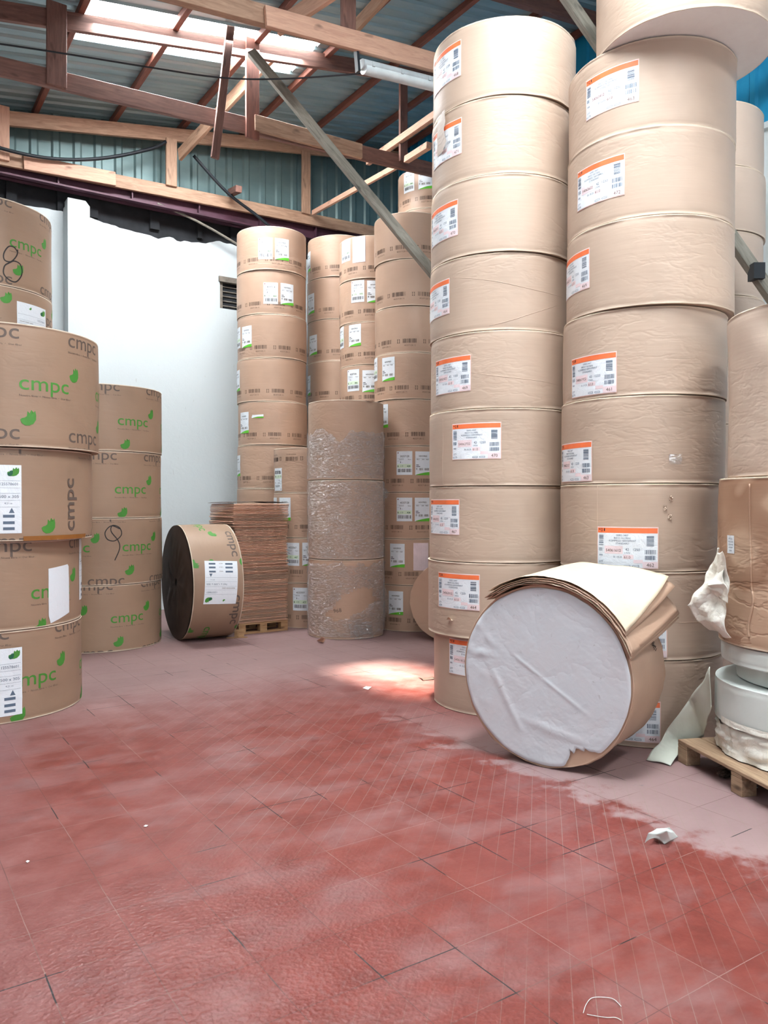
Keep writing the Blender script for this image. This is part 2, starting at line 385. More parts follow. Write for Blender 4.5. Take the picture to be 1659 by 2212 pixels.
class Art:
    """2D artwork: x to the viewer's right, y up; each face has a material slot and a layer"""
    def __init__(s): s.v = []; s.f = []; s.m = []; s.l = []
    def poly(s, pts, m, layer=1):
        k = len(s.v); s.v += list(pts); s.f.append(tuple(range(k, k + len(pts)))); s.m.append(m); s.l.append(layer)
    def rect(s, x0, y0, x1, y1, m, layer=1): s.poly([(x0, y0), (x1, y0), (x1, y1), (x0, y1)], m, layer)
    def text(s, txt, x, y, size, m, layer=2, center=False, width=None, bold=0.0, rot=0, res=2):
        vs, fs, wd = text2d(txt, size, res, bold)
        kx = width / wd if width else 1.0
        if center: x -= wd * kx / 2
        k = len(s.v); c, sn = math.cos(rot), math.sin(rot)
        for a, b in vs:
            a *= kx; s.v.append((x + a * c - b * sn, y + a * sn + b * c))
        for f in fs: s.f.append(tuple(k + q for q in f)); s.m.append(m); s.l.append(layer)
    def bars(s, x0, y0, x1, y1, m, rnd, vertical=True, n=16, layer=2):
        L = (x1 - x0) if vertical else (y1 - y0); ws = [rnd.choice((1, 1, 2, 3)) for _ in range(2 * n)]; t = sum(ws); p = 0
        for k, q in enumerate(ws):
            a = p / t * L; p += q; b = p / t * L
            if k % 2 == 0:
                s.rect(x0 + a, y0, x0 + b, y1, m, layer) if vertical else s.rect(x0, y0 + a, x1, y0 + b, m, layer)
    def line(s, pts, wd, m, layer=3):
        for i in range(len(pts) - 1):
            (ax, ay), (bx, by) = pts[i], pts[i + 1]; dx, dy = bx - ax, by - ay; q = math.hypot(dx, dy) or 1; nx, ny = -dy / q * wd / 2, dx / q * wd / 2
            ex, ey = dx / q * wd * .3, dy / q * wd * .3
            s.poly([(ax - ex + nx, ay - ey + ny), (ax - ex - nx, ay - ey - ny), (bx + ex - nx, by + ey - ny), (bx + ex + nx, by + ey + ny)][::1], m, layer)
    def leaf(s, x, y, w_, h, m, layer=2, rot=0):
        P = [(0, .42), (.06, .18), (.25, .02), (.5, 0), (.75, .08), (.95, .32), (1.0, .62), (.97, .92), (.86, .8), (.74, .98), (.62, .76), (.5, .92), (.42, .6), (.28, .52), (.12, .5)]
        c, sn = math.cos(rot), math.sin(rot)
        cx_, cy_ = .45, .35
        # fan from an inner point keeps it simple to wrap
        pts = [(x + (a * w_) * c - (b * h) * sn, y + (a * w_) * sn + (b * h) * c) for a, b in P]
        q = (x + cx_ * w_ * c - cy_ * h * sn, y + cx_ * w_ * sn + cy_ * h * c)
        for i in range(len(pts)): s.poly([q, pts[i], pts[(i + 1) % len(pts)]], m, layer)
    def add(s, o, dx=0, dy=0, rot=0, cx=0, cy=0, layer=0):
        k = len(s.v); c, sn = math.cos(rot), math.sin(rot)
        for a, b in o.v:
            a -= cx; b -= cy; s.v.append((a * c - b * sn + dx, a * sn + b * c + dy))
        s.f += [tuple(k + q for q in f) for f in o.f]; s.m += o.m; s.l += [x + layer for x in o.l]
    def clip(s, x0=None, x1=None, y0=None, y1=None): s.cl = (x0, x1, y0, y1); return s

def _half(poly, ax, val, keep_less):
    out = []; n = len(poly)
    for i in range(n):
        a, b = poly[i], poly[(i + 1) % n]; ia = (a[ax] <= val) == keep_less or a[ax] == val; ib = (b[ax] <= val) == keep_less or b[ax] == val
        if ia: out.append(a)
        if ia != ib:
            t = (val - a[ax]) / (b[ax] - a[ax]); q = [a[0] + (b[0] - a[0]) * t, a[1] + (b[1] - a[1]) * t]; q[ax] = val; out.append(tuple(q))
    return out
def _slice(polys, ax, step):
    res = []
    for p, m, l in polys:
        lo, hi = min(q[ax] for q in p), max(q[ax] for q in p)
        if hi - lo <= step * 1.05: res.append((p, m, l)); continue
        n = math.ceil((hi - lo) / step); rest = p
        for k in range(1, n):
            v = lo + (hi - lo) * k / n; a = _half(rest, ax, v, True); rest = _half(rest, ax, v, False)
            if len(a) > 2: res.append((a, m, l))
            if len(rest) < 3: break
        if len(rest) > 2: res.append((rest, m, l))
    return res
def pieces(art, step=.03, clip=None, ystep=0):
    """the artwork cut into pieces small enough to follow the curve of a roll"""
    polys = []
    for f, m, l in zip(art.f, art.m, art.l):
        p = [art.v[q] for q in f]
        if clip:
            for ax, lo, hi in ((0, clip[0], clip[1]), (1, clip[2], clip[3])):
                if lo is not None and min(q[ax] for q in p) < lo: p = _half(p, ax, lo, False)
                if len(p) < 3: break
                if hi is not None and max(q[ax] for q in p) > hi: p = _half(p, ax, hi, True)
                if len(p) < 3: break
            if len(p) < 3: continue
        polys.append((p, m, l))
    polys = _slice(polys, 0, step)
    if ystep: polys = _slice(polys, 1, ystep)
    return polys

SLOTS = ['label', 'ink', 'orange', 'pinkish', 'pink_edge', 'ink_blue', 'ink_green', 'green_lime', 'green_pale', 'red_dot', 'green_dark', 'ink_grey']
SI = {k: i for i, k in enumerate(SLOTS)}
# body slots
BS = {'body': 0, 'edge': 1, 'end0': 2, 'end1': 3, 'ink_soft': 4, 'ink_green': 5, 'ink_grey': 6, 'ink': 7}

class Roll:
    """one reel: radius function shared by the wrapper, its print and its labels"""
    def __init__(s, R, H, seed, amp=.002, crimp=.006, seam=None):
        s.R, s.H, s.seed, s.amp, s.crimp, s.seam = R, H, seed, amp, crimp, seam
        s.dents = []
    def rad(s, th, z):
        q = Vector((math.cos(th) * 1.1, math.sin(th) * 1.1, z * 1.6 + s.seed * 3.7))
        r = s.R + s.amp * 2 * (noise.noise(q * 1.3) + .5 * noise.noise(q * 3.1))
        for dth, dz, wth, wz, d in s.dents:
            a = (th - dth + PI) % (2 * PI) - PI
            r -= d * math.exp(-(a / wth) ** 2 - ((z - dz) / wz) ** 2)
        e = min(z, s.H - z)
        if e < .05: r -= .004 * (1 - e / .05) ** 2
        return r
    def pt(s, a, z, off=0.0):
        th = a / s.R; r = s.rad(th, z) + off
        return (r * math.sin(th), -r * math.cos(th), z)
    def body(s, name, mats, parent=None, art=None, seg=112, rings=14, hole=0.0, endz=.0):
        R, H = s.R, s.H; vs = []; fs = []; mi = []; seg_th = [2 * PI * i / seg for i in range(seg)]
        def lip(th, top):
            q = Vector((math.cos(th) * 2.4, math.sin(th) * 2.4, s.seed * 5.1 + (7 if top else 0)))
            return max(0, .35 + noise.noise(q) + .7 * noise.noise(q * 3.3)) * s.crimp, noise.noise(q * 2.2) * .004
        prof = []       # (kind, z)
        zs = [.0] + [.004, .012, .03] + [.03 + (H - .06) * k / rings for k in range(1, rings)] + [H - .03, H - .012, H - .004, H]
        nz = len(zs)
        for iz, z in enumerate(zs):
            for th in seg_th:
                r = s.rad(th, z); zz = z
                if iz in (0, 1, nz - 2, nz - 1):
                    l, dz = lip(th, iz > 5)
                    if iz in (1, nz - 2): r += l; zz = z + (dz if iz == 1 else -abs(dz)) * .6 + (.004 if iz == 1 else -.003)
                    else: r += l * .25; zz = z + (.0015 if iz == 0 else -.0015)
                if iz in (2, nz - 3): r -= .0015
                vs.append((r * math.sin(th), -r * math.cos(th), zz))
        for iz in range(nz - 1):
            for i in range(seg):
                a = iz * seg + i; b = iz * seg + (i + 1) % seg
                fs.append((a, b, b + seg, a + seg)); mi.append(1 if iz in (0, 1, nz - 2, nz - 3) and s.crimp > .004 else 0)
        for top in (0, 1):
            base = (nz - 1) * seg if top else 0; z0 = H - .0015 if top else .0015; prev = base
            radii = [R - .012, R * .66, R * .33, max(hole, .001)]
            for ri, rr in enumerate(radii):
                k = len(vs)
                for th in seg_th:
                    nzv = noise.noise(Vector((math.cos(th) * rr * 4, math.sin(th) * rr * 4, s.seed + top))) * .004 * (0 if ri == 0 else 1)
                    vs.append((rr * math.sin(th), -rr * math.cos(th), z0 - (abs(nzv) + .002) * (1 if top else -1)))
                for i in range(seg):
                    q = (prev + i, prev + (i + 1) % seg, k + (i + 1) % seg, k + i)
                    fs.append(q if top else q[::-1]); mi.append(3 if top else 2)
                prev = k
            if hole:
                k = len(vs)
                for th in seg_th: vs.append((hole * math.sin(th), -hole * math.cos(th), H / 2))
                for i in range(seg):
                    q = (prev + i, prev + (i + 1) % seg, k + (i + 1) % seg, k + i); fs.append(q if top else q[::-1]); mi.append(7)
        if art is not None:
            vm = {}
            for p, m_, l_ in pieces(art, .03, (-PI * R, PI * R, .012, H - .012)):
                nv = []
                for x_, y_ in p:
                    key = (round(x_, 5), round(y_, 5), l_)
                    if key not in vm: vm[key] = len(vs); vs.append(s.pt(x_, y_, .0007 + .0004 * l_))
                    if vm[key] not in nv: nv.append(vm[key])
                if len(nv) > 2: fs.append(tuple(nv)); mi.append(m_)
        me = mesh(name, vs, fs, mi)
        o = link(name, me, parent, mats)
        for p in me.polygons: p.use_smooth = p.material_index < 2 or p.material_index > 3
        return o
    def label(s, name, art, parent, a0, z0, mats=None, rot=0.0, off=.0025, W=.42, H=.29, step=.03, label=None):
        """wrap an artwork whose lower left corner goes to arc position a0, height z0"""
        vs = []; fs = []; mi = []; vm = {}
        c, sn = math.cos(rot), math.sin(rot)
        for p, m_, l_ in pieces(art, step, None, .045):
            q = []
            for vx, vy in p:
                key = (round(vx, 5), round(vy, 5), l_)
                if key not in vm:
                    x, y = vx - W / 2, vy - H / 2; x, y = x * c - y * sn, x * sn + y * c
                    cur = .004 * max(0, noise.noise(Vector((x * 12, y * 12, s.seed))))
                    vm[key] = len(vs); vs.append(s.pt(a0 + W / 2 + x, z0 + H / 2 + y, off + cur + .0007 * l_))
                if vm[key] not in q: q.append(vm[key])
            if len(q) > 2: fs.append(tuple(q)); mi.append(m_)
        me = mesh(name, vs, fs, mi); o = link(name, me, parent, mats or [M[k] for k in SLOTS])
        if label: o['label'] = label
        return o

def orange_label(num, ser='54061612', seed=1, torn=False):
    rnd = random.Random(seed); a = Art()
    g = lambda k: SI[k]
    a.rect(0, 0, .42, .29, g('pink_edge'), 0); a.rect(.005, .005, .415, .285, g('label'), 1)
    a.rect(.006, .246, .414, .282, g('orange'), 2)
    a.rect(.014, .268, .026, .273, g('ink'), 3); a.rect(.03, .256, .042, .276, g('red_dot'), 3); a.rect(.033, .259, .039, .273, g('orange'), 4); a.rect(.052, .258, .06, .277, g('ink'), 3)
    for r in ((.057, .1, .185, .155), (.187, .066, .256, .096), (.256, .038, .318, .062), (.316, .007, .413, .05)): a.rect(*r, g('pinkish'), 2)
    a.bars(.015, .158, .048, .236, g('ink_blue'), rnd, False, 12, 3); a.bars(.015, .118, .048, .142, g('ink_blue'), rnd, True, 7, 3)
    a.text('888', .016, .084, .018, g('ink_blue'), 3); a.text('377', .014, .036, .022, g('ink_blue'), 3); a.text('6579', .008, .012, .022, g('ink_blue'), 3)
    for k, tx in enumerate(('IGRD-3407', 'INDO GLOBAL', 'KOMPRESS NEWSPRINT', 'STANDARD')): a.text(tx, .182, .224 - .019 * k, .0175, g('ink_blue'), 3, True)
    a.text(ser, .067, .115, .027, g('ink_grey'), 3, width=.105); a.text('42', .203, .124, .025, g('ink_blue'), 3); a.text('1250', .254, .124, .025, g('ink_blue'), 3)
    a.text('17979', .197, .102, .016, g('ink_blue'), 3); a.text('01.10.25', .12, .073, .018, g('ink_blue'), 3); a.text('61.0', .194, .07, .026, g('ink_grey'), 3)
    a.bars(.342, .158, .39, .232, g('ink_blue'), rnd, False, 13, 3); a.bars(.33, .102, .404, .132, g('ink_blue'), rnd, True, 18, 3); a.bars(.33, .064, .404, .092, g('ink_blue'), rnd, True, 18, 3)
    a.text(num, .342, .016, .034, g('ink_grey'), 3)
    for x in (.19, .248):
        a.line([(x, .018), (x + .008, .023), (x + .044, .023), (x + .044, .013), (x + .008, .013), (x, .018)], .0022, g('ink_blue'), 3)
    return a
def green_label_numbers(num, q='402', seed=1):
    rnd = random.Random(seed); a = Art(); g = lambda k: SI[k]
    a.rect(0, 0, .21, .31, g('label'), 0)
    a.poly([(.02 + .008 * math.cos(t * PI / 4), .288 + .008 * math.sin(t * PI / 4)) for t in range(8)], g('red_dot'), 1)
    a.text(num, .05, .232, .034, g('ink'), 1, bold=.01, width=.118); a.text('14510', .035, .195, .02, g('ink'), 1, width=.06); a.text('76cm', .15, .195, .02, g('ink'), 1)
    a.text('8', .05, .156, .026, g('ink'), 1, bold=.02); a.text('cm', .073, .158, .013, g('ink'), 1)
    a.rect(.008, .092, .2, .142, g('green_pale'), 1); a.text('B', .014, .104, .03, g('ink'), 2, bold=.02); a.text('119', .052, .104, .03, g('green_dark'), 2); a.text(q, .14, .104, .03, g('green_dark'), 2, bold=.02)
    a.bars(.02, .035, .198, .08, g('ink'), rnd, True, 26, 1); a.rect(.008, .213, .1, .215, g('ink_blue'), 1); a.rect(.008, .18, .06, .182, g('ink_blue'), 1)
    return a
def green_label_name(seed=1):
    rnd = random.Random(seed); a = Art(); g = lambda k: SI[k]
    a.rect(0, 0, .21, .31, g('label'), 0)
    a.text('NEWSPRESS', .105, .24, .026, g('ink'), 1, True, width=.11, bold=.01)
    for x, tx in ((.02, '45.0'), (.092, '810'), (.145, '1020')): a.text(tx, x, .198, .02, g('ink'), 1, bold=.01)
    a.rect(.01, .216, .2, .2175, g('ink_blue'), 1)
    a.rect(.012, .128, .046, .136, g('ink'), 1); a.rect(.012, .108, .064, .116, g('ink'), 1)
    a.bars(.012, .068, .03, .095, g('ink_grey'), rnd, True, 6, 1); a.bars(.05, .062, .105, .092, g('ink_grey'), rnd, True, 14, 1); a.bars(.125, .062, .185, .092, g('ink_grey'), rnd, True, 14, 1)
    top = [(x, .042 - .040 * max(0, 1 - x / .21) ** 1.7) for x in [.21 * k / 10 for k in range(11)]]
    a.poly([(0.002, 0), (.21, 0)] + top[::-1][:-1], g('green_lime'), 1)
    return a
def cmpc_label(seed=1, W=.40, H=.52):
    rnd = random.Random(seed); a = Art(); g = lambda k: SI[k]
    a.rect(0, 0, W, H, g('label'), 0); a.leaf(W - .1, H - .085, .085, .07, g('ink_green'), 1); a.leaf(W - .1, H - .085, .04, .05, g('green_dark'), 2)
    a.leaf(.14, H - .06, .03, .03, g('ink_green'), 1)
    for y in (.40, .345, .305, .25, .2): a.rect(.01, y, W - .01, y + .0015, g('ink_blue'), 1)
    a.text('125578601', W - .15, .365, .03, g('ink_blue'), 1); a.text('760 x 1,500 x 305', .13, .27, .03, g('ink_blue'), 1, width=.25); a.text('KRAFTLINER 200G', .03, .32, .02, g('ink_grey'), 1)
    a.poly([(W - .09, .155), (W - .05, .155), (W - .07, .195)], g('ink_blue'), 1); a.text('4.21 m', W - .12, .222, .02, g('ink_blue'), 1)
    for y in (.12, .07, .025):
        a.rect(.06, y, .15, y + .022, g('ink_blue'), 1); a.rect(W - .13, y, W - .05, y + .022, g('ink_blue'), 1)
        a.text('10010', .18, y, .02, g('ink_grey'), 1)
    return a
def cmpc_print(R, H, phase, v0, green=True):
    """logo pattern printed on the board: green and grey words in rows, leaves between"""
    a = Art(); n = max(3, round(2 * PI * R / .80)); per = 2 * PI * R / n; ky = .76
    for k in range(-1, n + 1):
        x = -PI * R + k * per + phase
        for j in range(-1, 3):
            yg = v0 + j * ky
            if green: a.text('cmpc', x, yg, .165, BS['ink_green'], 1, width=.40, bold=.002, res=4)
            if green: a.leaf(x + .415, yg + .095, .10, .12, BS['ink_green'], 2, .12)
            if green: a.text('Nuestra fibra  •  Nossa fibra  •  Our fiber', x, yg - .052, .022, BS['ink_grey'], 1, width=.42, res=1)
            yk = yg + ky * .5
            a.text('cmpc', x - per * .5, yk, .165, BS['ink_grey'], 1, width=.40, bold=.002, res=4)
            a.text('Nuestra fibra  •  Nossa fibra  •  Our fiber', x - per * .5, yk - .052, .022, BS['ink_grey'], 1, width=.42, res=1)
            a.leaf(x - per * .5 + .41, yk + .10, .12, .12, BS['ink_green'], 2, .12)
    return a
def barcode_print(R, H, phase, seed):
    rnd = random.Random(seed); a = Art(); n = 9; per = 2 * PI * R / n
    for k in range(n):
        x = -PI * R + k * per + phase
        a.bars(x, .125, x + .19, .18, BS['ink_soft'], rnd, True, 20, 1)
        a.text('45257128-12', x + .02, .085, .024, BS['ink_soft'], 1, width=.15)
        x -= .075
        for (p, q) in ((0, 1), (1, 0)):
            a.rect(x + q * .026, .128, x + q * .026 + .006, .168, BS['ink_soft'], 1)
        a.rect(x - .003, .166, x + .012, .173, BS['ink_soft'], 1); a.rect(x + .02, .166, x + .035, .173, BS['ink_soft'], 1)
        a.rect(x - .003, .123, x + .012, .13, BS['ink_soft'], 1); a.rect(x + .02, .123, x + .035, .13, BS['ink_soft'], 1)
    return a
def flip(art, H):
    b = Art(); b.v = [(-x, H - y) for x, y in art.v]; b.f = art.f; b.m = art.m; b.l = art.l; return b
def bmats(body, edge='kraft_edge', e0=None, e1=None):
    return [M[body], M[edge], M[e0 or body], M[e1 or body], M['ink_soft'], M['ink_green'], M['ink_grey'], M['ink']]
ORD = ['bottom', 'second', 'third', 'fourth', 'fifth', 'sixth', 'seventh', 'eighth', 'ninth', 'tenth', 'eleventh']

# ================================================================== THE BUILDING
def lb(name, mb, mats, solid=0, smooth=False):      # built in building coordinates
    o = mb.build(name, mats, None, smooth, 0, solid); o.rotation_euler = (0, 0, BA); return struct(o)
m = MB(); m.quad([(-8, -7, 0), (9.4, -7, 0), (9.4, 12.6, 0), (-8, 12.6, 0)])
m.box((-8, -7, -.2), (9.4, 12.6, -.01)); lb('floor', m, M['floor'])
WB, WR = 12.3, 8.55
# rear wall: plastered masonry with a broken upper edge and a small louvred opening
hole = [atw(475, 600, WB), atw(522, 672, WB)]
hs0, hz1 = hole[0].dot(U), hole[0].z; hs1, hz0 = hs0 + .42, hole[1].z
m = MB()
def topz(s):
    z = 5.97 + .03 * noise.noise(Vector((s * 2.3, 0, 0))) + .025 * noise.noise(Vector((s * 9, 3, 0)))
    if 2.95 < s < 4.9: z -= .22 * max(0, math.sin((s - 2.95) / 1.95 * PI)) ** .7 * (.8 + .4 * noise.noise(Vector((s * 5, 8, 0)))) * .6
    return z
ss = [-8 + .06 * k for k in range(int(17 / .06) + 1)]
for a, b in zip(ss, ss[1:]):
    b = min(b, WR)
    za, zb_ = topz(a), topz(b)
    spans = [(0, hz0), (hz1, None)] if (a < hs1 and b > hs0) else [(0, None)]
    for z0, z1 in spans:
        t0, t1 = (za, zb_) if z1 is None else (z1, z1)
        m.quad([(a, WB, z0), (b, WB, z0), (b, WB, t1), (a, WB, t0)])
        if z1 is None: m.quad([(a, WB, t0), (b, WB, t1), (b, WB + .06, t1), (a, WB + .06, t0)], 1)
m.quad([(hs0 - .03, WB, hz0), (hs0 - .03, WB, hz1), (hs0 - .03, WB + .2, hz1), (hs0 - .03, WB + .2, hz0)], 1)
m.box((hs0 - .06, WB + .2, hz0 - .1), (hs1 + .1, WB + .24, hz1 + .1), 1)
m.box((-8, WB + .06, 4.9), (WR, WB + .2, 6.5), 2)
lb('wall_back', m, [M['plaster'], M['concrete'], M['shade_block']])
m = MB()                                     # louvres in the opening
m.box((hs0 - .02, WB + .02, hz0), (hs0 + .05, WB + .16, hz1)); m.box((hs0 - .02, WB - .03, hz1 - .06), (hs1, WB + .16, hz1 + .02))
for k in range(5):
    z = hz0 + .05 + k * (hz1 - hz0 - .1) / 5
    m.quad([(hs0, WB + .04, z), (hs1, WB + .04, z), (hs1, WB + .15, z + .07), (hs0, WB + .15, z + .07)])
lb('window_1', m, M['concrete'], .012)
# bare blocks in the gap under the steel beam, coloured dark for its shade
m = MB(); rnd = random.Random(4)
for k in range(18):
    s = -4 + k * .7 + rnd.uniform(-.25, .25)
    if s < 8: m.box((s, WB + .0, 5.98), (s + rnd.uniform(.06, .16), WB + .07, 6.32))
lb('trim_1', m, M['shade_block'])
# pilaster
p0, p1 = atw(146, 440, WB - .3), atw(194, 440, WB - .3)
m = MB(); a0, a1, pz = p0.dot(U), p1.dot(U), 6.12
m.box((a0, WB - .30, 0), (a1, WB + .01, pz - .10)); m.quad([(a0, WB - .3, pz - .1), (a1, WB - .3, pz - .1), (a1 - .04, WB - .22, pz), (a0 + .02, WB - .22, pz)])
m.box((a0 + .02, WB - .22, pz - .1), (a1 - .04, WB, pz)); lb('pillar', m, M['plaster'])
# profiled sheet walls and roof
def corr(mb, a0, a1, fn, pitch=.19, depth=.035, m=0):
    """trapezoid ribs; fn(t, d) -> two end points of the line at position t pushed out by d"""
    t = a0
    while t < a1 - 1e-6:
        q = [(t, 0), (t + pitch * .55, 0), (t + pitch * .65, depth), (t + pitch * .9, depth), (t + pitch, 0)]
        for (x, d), (y, e) in zip(q, q[1:]):
            A, B_ = fn(min(x, a1), d); C_, D = fn(min(y, a1), e); mb.quad([A, C_, D, B_], m)
        t += pitch
RZ = lambda s: 7.0 + .155 * s
m = MB(); corr(m, -8, WR, lambda s, d: ((s, WB + .02 - d, 6.3), (s, WB + .02 - d, RZ(s) + .05)), .3, .03)
lb('wall_back_cladding', m, M['cladding'])
o = bpy.data.objects['wall_back_cladding']; o.name = 'wall_back_upper'
m = MB(); corr(m, -7, WB + .08, lambda q, d: ((WR - d, q, 5.95), (WR - d, q, RZ(WR) + .1)), .25, .03)
lb('wall_right_upper', m, M['blue'])
m = MB(); m.box((WR, -7, 0), (WR + .2, WB, 5.97)); m.box((WR - .06, -7, 5.9), (WR, WB, 5.97)); lb('wall_right', m, M['plaster'])
m = MB(); m.box((-8.2, -7, 0), (-8, WB, RZ(-8) + .1)); lb('wall_left', m, M['plaster'])
m = MB()                                      # unseen front wall; door opening added to let fill light in
for q in (((-8, -7.2, 0), (-2.8, -7, RZ(-8) + .1)), ((3.8, -7.2, 0), (WR, -7, 7.4)), ((-2.8, -7.2, 5), (3.8, -7, 7.2))): m.box(*q)
lb('wall_front', m, M['plaster'])
# roof sheets: ribs run down the slope; strips of translucent sheet between; one unseen slot added to shape the sun patch
SKY = [(9.22, 10.13, 2.2, 5.14), (2.1, 3.1, 1.4, 5.2), (-2.1, -1.1, 1.0, 4.9), (4.6, 5.4, -3.3, -.4)]
SLOT = (5.1, 6.35, 3.6, 4.15)
m = MB(); q = -7.0
def strip(w0, w1, s0, s1):
    f = lambda ww, d: ((s0, ww, RZ(s0) + d), (s1, ww, RZ(s1) + d))
    corr(m, w0, w1, f, (w1 - w0) / max(1, round((w1 - w0) / .2)), .03)
cuts = sorted(set([-7.0, WB + .08] + [v for k in SKY + [SLOT] for v in k[:2]]))
for a, b in zip(cuts, cuts[1:]):
    hs = sorted((k[2], k[3]) for k in SKY + [SLOT] if k[0] <= a + 1e-6 and k[1] >= b - 1e-6)
    s = -8.0
    for h0, h1 in hs: strip(a, b, s, h0); s = h1
    strip(a, b, s, WR)
lb('roof', m, M['roof'], .003)
for k, (w0, w1, s0, s1) in enumerate(SKY):
    m = MB(); m.quad([(s0, w0, RZ(s0) + .03), (s0, w1, RZ(s0) + .03), (s1, w1, RZ(s1) + .03), (s1, w0, RZ(s1) + .03)])
    lb('window_%d' % (k + 2), m, M['pane'])
# steel beam along the wall head
m = MB(); z0, z1 = 6.24, 6.5
m.box((-8, WB - .30, z0), (WR, WB - .06, z0 + .025)); m.box((-8, WB - .30, z1 - .025), (WR, WB - .06, z1)); m.box((-8, WB - .2, z0), (WR, WB - .17, z1))
for k in range(14): m.box((-6 + k * 1.05, WB - .28, z0 + .02), (-5.98 + k * 1.05, WB - .08, z1 - .02))
lb('trim_2', m, M['steel'])

# ---- timber
def beam_local(A, B_, h, t, mat, name, root, side=None, drop=0.0):
    """a sawn member between two points; h deep (vertical), t wide"""
    A, B_ = Vector(A), Vector(B_); d = B_ - A; L = d.length; x = d.normalized()
    y = (side or N).copy(); y = (y - x * y.dot(x)).normalized(); z = x.cross(y)
    if z.z < 0 and abs(z.z) > .05: y = -y; z = -z
    mb = MB(); mb.box((0, -t / 2, -h / 2), (L, t / 2, h / 2))
    o = mb.build(name, mat, root, False, min(.004, t * .1))
    Mx = Matrix((x, y, z)).transposed().to_4x4(); Mx.translation = A + z * drop
    o.matrix_world = Mx if root is None else root.matrix_world @ (root.matrix_world.inverted() @ Mx)
    if root is not None:
        o.parent = root; o.matrix_parent_inverse = Matrix.Identity(4)
        o.matrix_basis = Matrix.Translation(-Vector(root.location)) @ Mx
    return o
def ext(A, B_, s0, s1):
    """stretch the line A-B to reach positions s0 and s1 along the building"""
    A, B_ = Vector(A), Vector(B_); a, b = A.dot(U), B_.dot(U)
    return A + (B_ - A) * ((s0 - a) / (b - a)), A + (B_ - A) * ((s1 - a) / (b - a))
def truss(w_, low, up, label, hl=.19, hu=.2, mlow='timber', mup='timber', t=.06):
    A, B_ = ext(atw(*low[0], w_), atw(*low[1], w_), -7.6, WR - .02)
    root = empty('roof_truss', A); tag(root, label, 'roof truss', 'timber roof trusses')
    beam_local(A, B_, hl, t, M[mlow], 'bottom_chord', root, drop=-hl / 2)
    C_, D = ext(atw(*up[0], w_), atw(*up[1], w_), -7.6, WR - .02)
    beam_local(C_, D, hu, t, M[mup], 'top_chord', root, drop=-hu / 2)
    return root, (A, B_), (C_, D)
def post(root, w_, px, y0, y1, wd, mat, t=.045, px1=None, name='post', dw=-.05):
    beam_local(atw(px, y0, w_ + dw), atw(px1 if px1 is not None else px, y1, w_ + dw), t, wd, M[mat], name, root, side=U)
t1, L1c, U1c = truss(12.0, [(0, 327), (808, 490)], [(12, 240), (790, 321)], 'pale timber roof truss fixed over the purple steel beam at the rear wall')
post(t1, 12.0, 3, 228, 345, .2, 'timber_pink'); post(t1, 12.0, 370, 300, 402, .17, 'timber'); post(t1, 12.0, 661, 328, 462, .16, 'timber')
# splice plank on its bottom chord
A, B_ = ext(atw(50, 334, 11.94), atw(248, 372, 11.94), atw(50, 334, 11.94).dot(U), atw(249, 372, 11.94).dot(U)); beam_local(A, B_, .2, .04, M['timber_pink'], 'splice_plank', t1, drop=-.1)
beam_local(atw(498, 417, 11.97), atw(516, 408, 11.5), .1, .1, M['timber_brown'], 'block', t1, side=U)
t2, L2c, U2c = truss(9.4, [(0, 124), (931, 352)], [(0, 3), (796, 133)], 'dark brown timber roof truss crossing beneath the glowing roof light', .2, .2, 'timber_brown', 'timber_brown')
post(t2, 9.4, 122, 6, 186, .21, 'timber_brown'); post(t2, 9.4, 545, 84, 300, .18, 'timber_red'); post(t2, 9.3, 500, 40, 342, .10, 'timber_brown', px1=464); post(t2, 9.4, 871, 170, 350, .13, 'timber_brown')
A, B_ = ext(atw(549, 248, 9.33), atw(781, 312, 9.33), atw(549, 248, 9.33).dot(U), atw(781, 312, 9.33).dot(U)); beam_local(A, B_, .2, .05, M['timber'], 'splice_plank', t2, drop=-.1)
t3, L3c, U3c = truss(7.2, [(440, -22), (940, 118)], [(1000, -60), (1250, 18)], 'heavy timber roof truss carrying the tube lamp', .19, .2, 'timber', 'timber_brown', .09)
post(t3, 7.2, 752, -60, 66, .17, 'timber_brown', dw=-.07)
A, B_ = ext(atw(571, 12, 7.12), atw(940, 116, 7.12), atw(571, 12, 7.12).dot(U), 6.9); beam_local(A, B_, .2, .045, M['timber_pink'], 'splice_plank', t3, drop=-.1)
T4 = (4.7); A = at(1655, 84, 8.4); z4 = A.z
root4 = empty('roof_truss', B(-7.6, T4, z4)); tag(root4, 'timber roof truss half hidden behind the topmost roll of the front stacks', 'roof truss', 'timber roof trusses')
beam_local(B(-7.6, T4, z4 - .1), B(WR - .02, T4, z4 - .1), .2, .06, M['timber'], 'bottom_chord', root4)
beam_local(B(-7.6, T4, RZ(-7.6) - .24), B(WR - .02, T4, RZ(WR) - .24), .2, .06, M['timber_brown'], 'top_chord', root4)
for s in (-4, -1, 2, 5): beam_local(B(s, T4 - .05, z4), B(s, T4 - .05, RZ(s) - .2), .045, .16, M['timber_brown'], 'post', root4, side=U)
# purlins under the sheets
for k, s in enumerate([-6.3, -5.2, -4.15, -3.1, -2.05, -1.0, .05, 1.1, 2.13, 3.22, 4.27, 5.32, 6.38, 7.45, 8.4]):
    zz = RZ(s) - .055
    o = beam_local(B(s, -6.98, zz), B(s, WB - .02, zz), .09, .07, M['timber_red'], 'purlin', None, side=U)
    lab = {8: 'red-brown purlin at the low end of the roof light', 9: 'red-brown purlin crossing the middle of the glowing roof light', 11: 'red-brown purlin at the high end of the roof light',
           10: 'red-brown purlin crossing the upper half of the roof light'}.get(k, 'red-brown timber purlin under the blue-grey roof sheets clear of the roof light')
    tag(o, lab, 'purlin', 'red-brown roof purlins')
